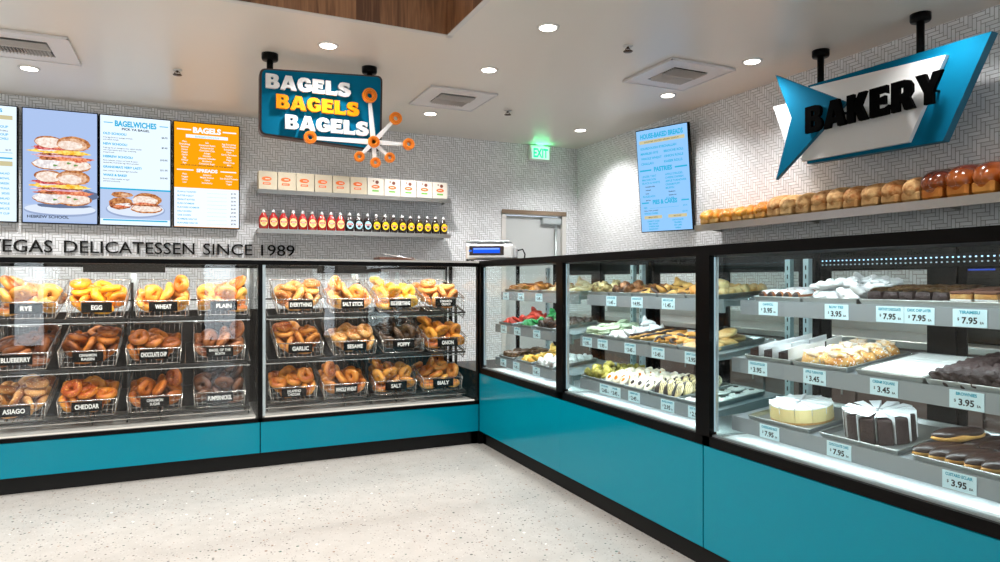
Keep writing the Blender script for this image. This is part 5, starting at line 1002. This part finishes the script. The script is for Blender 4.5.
# near case, bottom shelf: cakes and eclairs
T = tray(1.925, 2, 'aluminium tray under the whole cheesecake', True)
cakeroot = thing('cheesecake', 'round sliced cheesecake with white paper between the slices, bottom shelf', 'cake'); cakeroot.matrix_basis = T_at(T, -.01, .15, .004)
cb = MB(); rr = .118
ycol = mat('cheesecake_filling', (244, 224, 160), .5, var=.06, scale=12); ybase = baked('crumb_base', (170, 116, 56), (214, 164, 96), 60)
for k in range(12):
    a0, a1 = R(30*k+.25), R(30*k+29.75); arc = [a0+(a1-a0)*i/4 for i in range(5)]
    for z0, z1, m in ((0, .008, ybase), (.008, .058, ycol), (.058, .062, ICE)):
        pts = [(0.004*math.cos((a0+a1)/2), .004*math.sin((a0+a1)/2))]+[(rr*math.cos(a), rr*math.sin(a)) for a in arc]; n = len(pts)
        b = MB(); b.add([(x, y, z0) for x, y in pts]+[(x, y, z1) for x, y in pts], [tuple(range(n))[::-1], tuple(range(n, 2*n))]+[(i, (i+1) % n, n+(i+1) % n, n+i) for i in range(n)], m)
        if z0 == 0: acc = b
        else: acc.add(b.v, b.f, m)
    acc.build('slice', cakeroot)
for k in range(12):
    a = R(30*k); b = MB(); c_, s_ = math.cos(a), math.sin(a); w = .0006
    b.add([(0, 0, .02), ((rr+.002)*c_, (rr+.002)*s_, .035), ((rr+.004)*c_, (rr+.004)*s_, .066), (0, 0, .07)], [(0, 1, 2, 3)], M_['paper']); b.add([(-s_*.001, c_*.001, .02), ((rr+.002)*c_-s_*.001, (rr+.002)*s_+c_*.001, .035), ((rr+.004)*c_-s_*.001, (rr+.004)*s_+c_*.001, .066), (-s_*.001, c_*.001, .07)], [(0, 1, 2, 3)], M_['paper'])
    b.add([((rr+.006)*c_, (rr+.006)*s_, .068), (.03*c_, .03*s_, .070), (.03*math.cos(a+.35), .03*math.sin(a+.35), .066), ((rr-.01)*math.cos(a+.16), (rr-.01)*math.sin(a+.16), .0645)], [(0, 1, 2, 3)], M_['paper']); b.build('paper_divider', cakeroot)
T = tray(1.58, 2, 'aluminium tray under the whole chocolate cake', True)
cakeroot = thing('chocolate_cake', 'tall dark chocolate cake with white papers standing between its slices, bottom shelf', 'cake'); cakeroot.matrix_basis = T_at(T, -.01, .14, .004)
rr = .112
for k in range(12):
    a0, a1 = R(30*k+3), R(30*k+27); arc = [a0+(a1-a0)*i/4 for i in range(5)]
    pts = [(.01*math.cos((a0+a1)/2), .01*math.sin((a0+a1)/2))]+[(rr*math.cos(a), rr*math.sin(a)) for a in arc]; n = len(pts); b = MB()
    cxx, cyy = sum(p[0] for p in pts)/n, sum(p[1] for p in pts)/n
    ins = [(cxx+(x-cxx)*.9, cyy+(y-cyy)*.9) for x, y in pts]
    b.add([(x, y, 0) for x, y in pts]+[(x, y, .082) for x, y in pts]+[(x, y, .088) for x, y in ins], [tuple(range(n))[::-1], tuple(range(2*n, 3*n))]+[(i, (i+1) % n, n+(i+1) % n, n+i) for i in range(n)]+[(n+i, n+(i+1) % n, 2*n+(i+1) % n, 2*n+i) for i in range(n)], chocc); b.build('slice', cakeroot)
for k in range(12):
    a = R(30*k); b = MB(); c_, s_ = math.cos(a), math.sin(a)
    for o_ in (0, .0012): b.add([(-s_*o_, c_*o_, .004), ((rr+.003)*c_-s_*o_, (rr+.003)*s_+c_*o_, .004), ((rr+.004)*c_-s_*o_, (rr+.004)*s_+c_*o_, .098), (-s_*o_, c_*o_, .094)], [(0, 1, 2, 3)], M_['paper'])
    b.add([((rr+.004)*c_, (rr+.004)*s_, .099), (.015*c_, .015*s_, .094), (.03*math.cos(a+.5), .03*math.sin(a+.5), .093), (rr*math.cos(a+.36), rr*math.sin(a+.36), .098)], [(0, 1, 2, 3)], M_['paper']); b.build('paper_divider', cakeroot)
T = tray(1.235, 2, 'aluminium tray of dark chocolate eclairs at the right of the bottom shelf', True)
ecb = finger(.072, .024, gold, seed=41, flat=.7, taper=.8); ect = finger(.070, .0243, CH_, seed=42, wob=.05, flat=.62, taper=.8)
for i, v in enumerate(ect.v): ect.v[i] = (v[0], v[1], v[2]+.0075)
P['ecl'] = proto('chocolate_eclair', 'eclair', ('bun', ecb), ('chocolate_icing', ect))
for k in range(11): spawn(P['ecl'], T_at(T, -.118+.052*(k % 5)+.01*(k//5), .085+.135*(k//5) if k < 10 else .16, .02 if k < 10 else .055, R(66+6*math.sin(k*3))) @ Matrix.Scale(1.18, 4), 'eclair with glossy dark chocolate icing at the right of the bottom shelf', 'chocolate eclairs in the nearest case')
# ------------------------------------------------------------------ bagel cases (back run)
BWD = 1.56
def bagel_case(x0, label):
    t = thing('bagel_case', label, 'display case', (x0, FY, 0)); K = M_['black']; w = BWD
    b = MB(); b.box(0, w, .035, .70, 0, .10, M_['blackm']); b.build('toe_kick', t)
    b = MB(); b.box(0, w, .02, .72, .10, .318, K); b.build('base_cabinet', t)
    b = MB(); b.bbox(.003, w-.003, 0, .019, .10, .302, .002, M_['teal']); b.build('front_panel', t)
    b = MB(); b.box(0, w, -.004, .035, .304, .328, K); b.build('sill', t)
    b = MB(); b.box(.02, w-.02, .035, .70, .318, .326, mat('grey_deck', (176, 174, 170), .35)); b.build('deck', t)
    b = MB(); b.box(.03, w-.03, .02, .030, .328, .336, emit('warm_strip', (255, 246, 232), .85)); b.build('front_light_strip', t)
    b = MB(); b.box(.012, w-.012, .006, .012, .328, 1.355, GLASS); b.build('front_glass', t)
    for x in (0, w-.014):
        b = MB(); b.box(x, x+.014, -.004, .03, .304, 1.36, K); b.build('corner_post', t); b = MB(); b.box(x, x+.014, .69, .72, .318, 1.36, K); b.build('corner_post', t)
        b = MB(); b.box(x+(.016 if x == 0 else -.008), x+(.022 if x == 0 else -.002), .03, .69, .328, 1.355, GLASS); b.build('side_glass', t)
    b = MB(); b.box(.016, .034, .014, .03, .34, 1.35, M_['alu']); b.build('light_channel', t)
    b = MB(); b.box(0, w, -.006, .03, 1.336, 1.366, K); b.box(0, w, .68, .72, 1.345, 1.366, K); b.box(0, w, -.008, .045, 1.366, 1.380, mat('grey_deck', (0, 0, 0))); b.box(0, w, .68, .725, 1.366, 1.38, M_['steel']); b.box(w/2-.3, w/2+.2, .66, .69, 1.29, 1.352, M_['blackm']); b.build('top_frame', t)
    b = MB(); b.box(0, w, .045, .68, 1.370, 1.376, GLASS); b.build('top_glass', t)
    b = MB(); b.box(.04, w-.04, .032, .046, 1.345, 1.36, M_['alu']); b.box(.05, w-.05, .034, .044, 1.343, 1.345, emit('warm_led', (255, 244, 226), 1.2)); b.build('top_light_strip', t)
    area(t, (w/2, .055, 1.350), (R(35), 0, 0), w-.1, .02, 5.5, (1, .93, .82))
    b = MB(); b.box(.014, w-.014, .675, .69, .326, 1.02, mat('dark_back_panel', (44, 38, 34), .5)); b.build('rear_panel', t)
    for i in (0, 1):
        a, z = (.014, w/2+.02) if i == 0 else (w/2-.02, w-.014); yy = .695 if i == 0 else .705
        b = MB(); b.box(a, z, yy, yy+.006, 1.325, 1.345, K); b.box(a, z, yy, yy+.006, .326, .36, K); b.box(a, a+.02, yy, yy+.006, .36, 1.325, M_['alu']); b.box(z-.02, z, yy, yy+.006, .36, 1.325, M_['alu']); d = b.build('sliding_rear_door', t)
        g = MB(); g.box(a+.02, z-.02, yy+.001, yy+.004, .36, 1.325, GLASS); g.build('door_glass', d)
    return t
bagel_case(.407-BWD, 'left glass bagel case under the menu screens'); bagel_case(.407, 'right glass bagel case under the wall shelves')
BY0 = .157
ROWS = [(1.006, 'top'), (.702, 'middle'), (.398, 'bottom')]     # height of the bin floor at its front
def rack(x0, label):
    t = thing('bagel_rack', label, 'rack', (x0, FY, 0)); w = BWD; m = M_['rack']
    for x in (.07, w/2, w-.07):
        b = MB(); b.box(x-.009, x+.009, .56, .578, .326, 1.22, m); b.box(x-.009, x+.009, .30, .318, .326, 1.03, m); b.build('upright', t)
    for z, nme in ROWS:
        b = MB()
        b.box(.05, w-.05, BY0-.006, BY0+.006, z-.024, z-.010, m); b.box(.05, w-.05, BY0+.003, BY0+.012, z-.040, z-.034, M_['wire'])
        b.box(.05, w-.05, BY0+.40, BY0+.412, z+.085, z+.097, m)
        for x in (.06, w/2-.19, w/2, w/2+.19, w-.06): b.tube([(x, BY0, z-.018), (x, BY0+.42, z+.091)], .006, m, 5); b.tube([(x, BY0, z-.018), (x, BY0+.02, z-.06), (x, BY0+.15, z-.02)], .004, m, 5)
        for k in range(12): b.tube([(.05+ (w-.1)*k/11, BY0+.002, z-.014), (.05+(w-.1)*k/11, BY0+.41, z+.094)], .0022, M_['wire'], 4)
        b.build('tier', t)
rack(.407-BWD, 'black wire rack holding three tiers of bins in the left bagel case'); rack(.407, 'black wire rack holding three tiers of bins in the right bagel case')
HWB, DB, SL = .158, .45, .26
def bin_mesh():
    b = MB(); m = M_['wire']; r = .0036; hf = .096; zb = DB*SL; zt = .232
    c = {'fl': (-HWB, 0, hf), 'fr': (HWB, 0, hf), 'br': (HWB, DB, zt), 'bl': (-HWB, DB, zt)}
    b.tube([c['fl'], c['fr'], c['br'], c['bl']], r, m, 6, closed=True)
    q = .94
    b.tube([(-HWB*q, 0, 0), (HWB*q, 0, 0), (HWB*q, DB, zb), (-HWB*q, DB, zb)], r*.8, m, 5, closed=True)
    for x in (-1, 1):
        b.tube([(x*HWB, 0, hf), (x*HWB*q, 0, 0)], r*.8, m, 5); b.tube([(x*HWB, DB, zt), (x*HWB*q, DB, zb)], r*.8, m, 5)
        b.tube([(x*HWB*.995, .0, hf*.86), (x*HWB*.995, DB, zt-.016)], .0018, m, 4)
        for k in range(1, 9):
            u = k/9; b.tube([(x*HWB, DB*u, hf+(zt-hf)*u), (x*HWB*q, DB*u, zb*u)], .0012, m, 4, caps=False)
        for u2 in (.35, .65): b.tube([(x*HWB*(q+(1-q)*u2), 0, hf*u2), (x*HWB*(q+(1-q)*u2), DB, zb+(zt-zb)*u2)], .0012, m, 4, caps=False)
    for k in range(10):
        x = HWB*(-1+2*(k+.5)/10); b.tube([(x, 0, hf), (x*q, 0, 0)], .0012, m, 4, caps=False); b.tube([(x*q, 0, 0), (x*q, DB, zb)], .0012, m, 4, caps=False); b.tube([(x, DB, zt), (x*q, DB, zb)], .0012, m, 4, caps=False)
    for u2 in (.33, .66): b.tube([(-HWB*(q+(1-q)*u2), 0, hf*u2), (HWB*(q+(1-q)*u2), 0, hf*u2)], .0012, m, 4, caps=False)
    return b.mesh('wire_basket')
BINM = bin_mesh()
plate = MB(); plate.bbox(-.082, .082, -.008, -.004, -.031, .031, .002, mat('chalkboard_black', (12, 10, 9), .6, spec=.15))
PLM = plate.mesh('name_plate')
def bagel_mesh(seed, m, name, split=False):
    rnd = random.Random(seed); b = MB(); A, B_ = 26, 12; Rm, rm = .0365, .0232; ph = [rnd.uniform(0, 6) for _ in range(5)]; v = []
    for i in range(A):
        a = 2*math.pi*i/A; rr = rm*(1+.07*math.sin(2*a+ph[0])+.05*math.sin(5*a+ph[1])); Rr = Rm*(1+.05*math.sin(3*a+ph[2]))
        for j in range(B_):
            t = 2*math.pi*j/B_; w = 1+.03*math.sin(4*a+3*t+ph[3]); q = rr*w
            z = q*math.sin(t)*(.98 if math.sin(t) > 0 else .80)
            v.append(((Rr+q*math.cos(t)*(1.06 if math.cos(t) < 0 else 1))*math.cos(a), (Rr+q*math.cos(t)*(1.06 if math.cos(t) < 0 else 1))*math.sin(a), z))
    f = [(i*B_+j, i*B_+(j+1) % B_, ((i+1) % A)*B_+(j+1) % B_, ((i+1) % A)*B_+j) for i in range(A) for j in range(B_)]
    b.add([(x, y, z) for x, y, z in v], [q[::-1] for q in f], m, smooth=True); return b.mesh(name)
SES, POP, ONI, CHS = [(250, 236, 200)], [(20, 18, 20)], [(150, 84, 40), (240, 214, 160)], [(252, 214, 130)]
SP = {  # flavour: crust dark, crust light, seeds, density, wording
 'RYE': ((176, 104, 40), (244, 192, 116), None, 0, 'tan rye bagel'), 'EGG': ((232, 142, 10), (255, 204, 60), None, 0, 'bright yellow egg bagel'), 'WHEAT': ((204, 118, 30), (250, 192, 96), None, 0, 'golden wheat bagel'), 'PLAIN': ((206, 120, 40), (252, 202, 120), None, 0, 'golden plain bagel'),
 'BLUEBERRY': ((96, 52, 36), (180, 116, 76), [(60, 34, 60)], .06, 'brown blueberry bagel'), 'CINNAMON RAISIN': ((120, 62, 22), (214, 136, 64), [(50, 26, 16)], .05, 'brown cinnamon raisin bagel'), 'CHOCOLATE CHIP': ((150, 84, 26), (220, 142, 60), [(40, 22, 14)], .14, 'bagel dotted with chocolate chips'), 'BAGEL OF THE MONTH': ((120, 66, 46), (196, 134, 104), [(220, 180, 150)], .1, 'reddish brown bagel of the month'),
 'ASIAGO': ((170, 104, 56), (236, 186, 130), [(250, 226, 170)], .2, 'pale cheese crusted bagel'), 'CHEDDAR': ((198, 96, 14), (250, 176, 70), [(255, 190, 60)], .12, 'orange glossy cheddar bagel'), 'CINNAMON SUGAR': ((132, 62, 10), (204, 118, 32), [(240, 170, 60)], .14, 'dark orange cinnamon sugar bagel'), 'PUMPERNICKEL': ((66, 40, 30), (128, 84, 66), None, 0, 'dark brown pumpernickel bagel'),
 'EVERYTHING': ((190, 118, 54), (244, 194, 124), [(250, 236, 200), (36, 26, 22)], .22, 'seeded everything bagel'), 'SALT STICK': ((190, 110, 44), (248, 196, 120), [(250, 246, 236)], .12, 'golden salted bagel behind the bright reflection'), 'EGG EVERYTHING': ((236, 156, 20), (255, 214, 84), [(250, 240, 210)], .1, 'yellow egg everything bagel'), 'CINNAMON CRUNCH': ((196, 116, 54), (248, 194, 128), [(250, 214, 160)], .4, 'sugar crusted orange bagel'),
 'GARLIC': ((168, 88, 26), (238, 170, 92), [(232, 190, 120)], .1, 'golden brown garlic bagel'), 'SESAME': ((196, 130, 62), (244, 202, 140), SES, .35, 'pale sesame seeded bagel'), 'POPPY': ((44, 34, 30), (104, 78, 60), POP, .5, 'black poppy seeded bagel'), 'ONION': ((190, 104, 24), (250, 184, 86), [(120, 60, 24)], .12, 'golden onion bagel'),
 'JALAPENO CHEDDAR': ((176, 92, 18), (244, 174, 80), [(90, 110, 40)], .05, 'glossy jalapeno cheddar bagel'), 'WHOLE WHEAT': ((176, 98, 40), (236, 166, 92), None, 0, 'brown whole wheat bagel'), 'SALT': ((186, 108, 30), (246, 186, 96), [(250, 248, 240)], .08, 'golden salt sprinkled bagel'), 'BIALY': ((200, 124, 40), (252, 208, 130), [(110, 66, 30)], .04, 'pale flat bialy with browned rim')}
GRID = [[('RYE', -.902), ('EGG', -.54), ('WHEAT', -.172), ('PLAIN', .187), ('EVERYTHING', .682), ('SALT STICK', 1.043), ('EGG EVERYTHING', 1.394), ('CINNAMON CRUNCH', 1.751)],
 [('BLUEBERRY', -.948), ('CINNAMON RAISIN', -.582), ('CHOCOLATE CHIP', -.221), ('BAGEL OF THE MONTH', .168), ('GARLIC', .685), ('SESAME', 1.064), ('POPPY', 1.425), ('ONION', 1.771)],
 [('ASIAGO', -.958), ('CHEDDAR', -.587), ('CINNAMON SUGAR', -.215), ('PUMPERNICKEL', .168), ('JALAPENO CHEDDAR', .641), ('WHOLE WHEAT', 1.0), ('SALT', 1.367), ('BIALY', 1.735)]]
sq = 0
for ri, row in enumerate(GRID):
    zf, rown = ROWS[ri]
    for ci, (fl, xc) in enumerate(row):
        case = 'left' if ci < 4 else 'right'
        xc = min(xc, 1.78); 
        t = thing('wire_bin', 'wire bin with a black %s plate, %s row of the %s case' % (fl, rown, case), 'bin', (xc, FY+BY0, zf), group='wire bins of bagels')
        o = bpy.data.objects.new('wire_basket', BINM); COL.objects.link(o); o.parent = t
        offx = {0: .005, 1: .0, 2: 0}[ri]
        o = bpy.data.objects.new('name_plate', PLM); COL.objects.link(o); o.parent = t; o.location = (offx, 0, .060)
        b = MB(); y = -.0088
        lines = {'CINNAMON RAISIN': ['CINNAMON', 'RAISIN'], 'BAGEL OF THE MONTH': ['BAGEL OF THE', 'MONTH'], 'CINNAMON SUGAR': ['CINNAMON', 'SUGAR'], 'CINNAMON CRUNCH': ['CINNAMON', 'CRUNCH'], 'JALAPENO CHEDDAR': ['JALAPENO', 'CHEDDAR'], 'EGG EVERYTHING': ['EGG EVERYTHING'], 'SALT STICK': ['SALT STICK']}.get(fl, [fl])
        if len(lines) == 1: put_text(b, lines[0], 0, -.0135, .028, M_['chalk'], y, 'C', .03, min(.146, .0175*len(fl)+.006))
        else:
            put_text(b, lines[0], 0, .003, .018, M_['chalk'], y, 'C', .015, min(.13, .0115*len(lines[0]))); put_text(b, lines[1], 0, -.0205, .018, M_['chalk'], y, 'C', .015, min(.13, .0115*len(lines[1])))
        b.build('chalk_lettering', o)
        d, l, seeds, dens, wording = SP[fl]
        d = tuple(int(v*f_) for v, f_ in zip(d, (.92, .82, .62))); l = tuple(int(v*f_) for v, f_ in zip(l, (.99, .93, .74)))
        mm = baked('crust_'+fl.lower().replace(' ', '_'), d, l, 16, seeds=seeds, sd=dens, rough=.38 if not seeds else .5, bump=.35 if not seeds else .8, coat=.12)
        nm_ = fl.lower().replace(' ', '_')+('_bagel' if fl not in ('BIALY', 'BAGEL OF THE MONTH') else '')
        ms = [bagel_mesh(s_+sq*3, mm, nm_) for s_ in range(3)]; key = 'bagel%d' % ((ri*8+ci*3+ci//4) % 5)
        if ri == 0: key = 'bagel%d' % (ci % 3)
        flip = (ci+ri) % 2
        for k, p in enumerate(SIM[key]):
            x = p[0]/1000*1.0*(-1 if flip else 1); eu = [a/100 for a in p[3:]]
            if flip: eu = [eu[0], -eu[1], -eu[2]]
            o = bpy.data.objects.new(nm_, ms[k % 3]); COL.objects.link(o)
            o.matrix_basis = Matrix.Translation((xc+x, FY+BY0+p[1]/1000+.004, zf+p[2]/1000+.003)) @ Euler(eu).to_matrix().to_4x4() @ Matrix.Scale(1.02, 4)
            tag(o, '%s in the bin marked %s, %s row' % (wording, fl, rown), 'bagel', '%ss in their bin' % wording)
        sq += 1
# ------------------------------------------------------------------ things on top of the cases
t = thing('price_scale', 'white countertop price scale with a blue display on top of the corner cases', 'scale', (2.085, 4.725, TOP), R(-32))
wm = mat('scale_white', (222, 222, 220), .3)
b = MB(); b.bbox(-.185, .185, 0, .24, .018, .135, .014, wm); b.build('body', t)
b = MB(); b.bbox(-.155, .115, -.004, .004, .05, .122, .003, mat('scale_panel', (46, 30, 22), .3)); o = b.build('display_panel', t)
b = MB(); b.box(-.125, .085, -.0055, -.004, .066, .106, emit('lcd_blue', (30, 90, 235), 1.1)); b.box(-.12, .08, -.006, -.0055, .094, .103, emit('lcd_white', (150, 190, 250), 1.)); b.build('blue_display', o)
b = MB(); oval(b, -.145, .084, .014, .008, emit('lcd_badge', (60, 120, 230), .8), -.0055); b.build('round_badge', o)
b = MB(); b.bbox(-.19, .15, .02, .25, .155, .163, .003, M_['alu']); b.box(-.1, .1, .08, .2, .135, .155, wm); b.build('weighing_tray', t)
b = MB(); b.bbox(.185, .207, .05, .2, .03, .11, .004, mat('scale_side', (196, 198, 200), .35)); b.build('label_slot', t)
b = MB()
for x in (-.17, .17):
    for y in (.03, .23): b.lathe([(0, 0), (.015, 0), (.015, .02), (0, .02)], M_['blackm'], 12, Matrix.Translation((x, y, 0)))
b.build('rubber_foot', t)
b = MB(); b.tube([(.21, .12, .09), (.25, .12, .10), (.268, .12, .06), (.262, .12, .012), (.25, .2, .006)], .006, M_['blackm'], 6); b.build('power_cable', t)
t = thing('serving_board', 'low brown wooden board lying on top of the right bagel case', 'board', (1.46, 5.06, TOP), R(3))
b = MB(); b.poly([[(-.15, 0), (.17, 0), (.12, .035), (-.15, .035)]], 0, .16, mat('brown_board', (92, 58, 44), .5, var=.15)); b.build('board', t)
b = MB(); b.tube([(-.13, -.006, .062), (.18, -.01, .012)], .003, M_['alu'], 6); o = b.build('metal_tongs'); o.matrix_basis = Matrix.Translation((1.46, 5.06, TOP)); tag(o, 'thin metal tongs leaning across the brown board on the bagel case', 'tongs')
# ------------------------------------------------------------------ daylight, camera, colour management
for i, (a, z) in enumerate(wins):
    ld = bpy.data.lights.new('daylight', 'AREA'); ld.shape = 'RECTANGLE'; ld.size = z-a; ld.size_y = 2.2; ld.energy = 16*(z-a)*2.2; ld.color = (.86, .94, 1.)
    lo = bpy.data.objects.new('daylight', ld); COL.objects.link(lo); lo.location = ((a+z)/2, Y0-.16, 1.25); lo.rotation_euler = (R(90), 0, 0)
w = bpy.data.worlds.new('sky'); SC.world = w; w.use_nodes = True; wt = w.node_tree; wt.nodes.clear()
bg = wt.nodes.new('ShaderNodeBackground'); bg.inputs[0].default_value = (.75, .87, 1, 1); bg.inputs[1].default_value = 1.5; wo = wt.nodes.new('ShaderNodeOutputWorld'); wt.links.new(bg.outputs[0], wo.inputs[0])
cd = bpy.data.cameras.new('camera'); cd.sensor_width = 36; cd.lens = 668/1000*36; cd.clip_start = .05
co = bpy.data.objects.new('camera', cd); COL.objects.link(co); co.location = (0, 0, EYE); co.rotation_euler = (R(90), 0, R(-24.75)); SC.camera = co
SC.view_settings.view_transform = 'Standard'; SC.view_settings.look = 'None'; SC.view_settings.gamma = 1; SC.view_settings.use_curve_mapping = False; SC.view_settings.exposure = .2
cy = SC.cycles; cy.use_denoising = True; cy.max_bounces = 10; cy.transparent_max_bounces = 24; cy.diffuse_bounces = 4; cy.glossy_bounces = 4; cy.caustics_reflective = False; cy.caustics_refractive = False; cy.sample_clamp_indirect = 6.
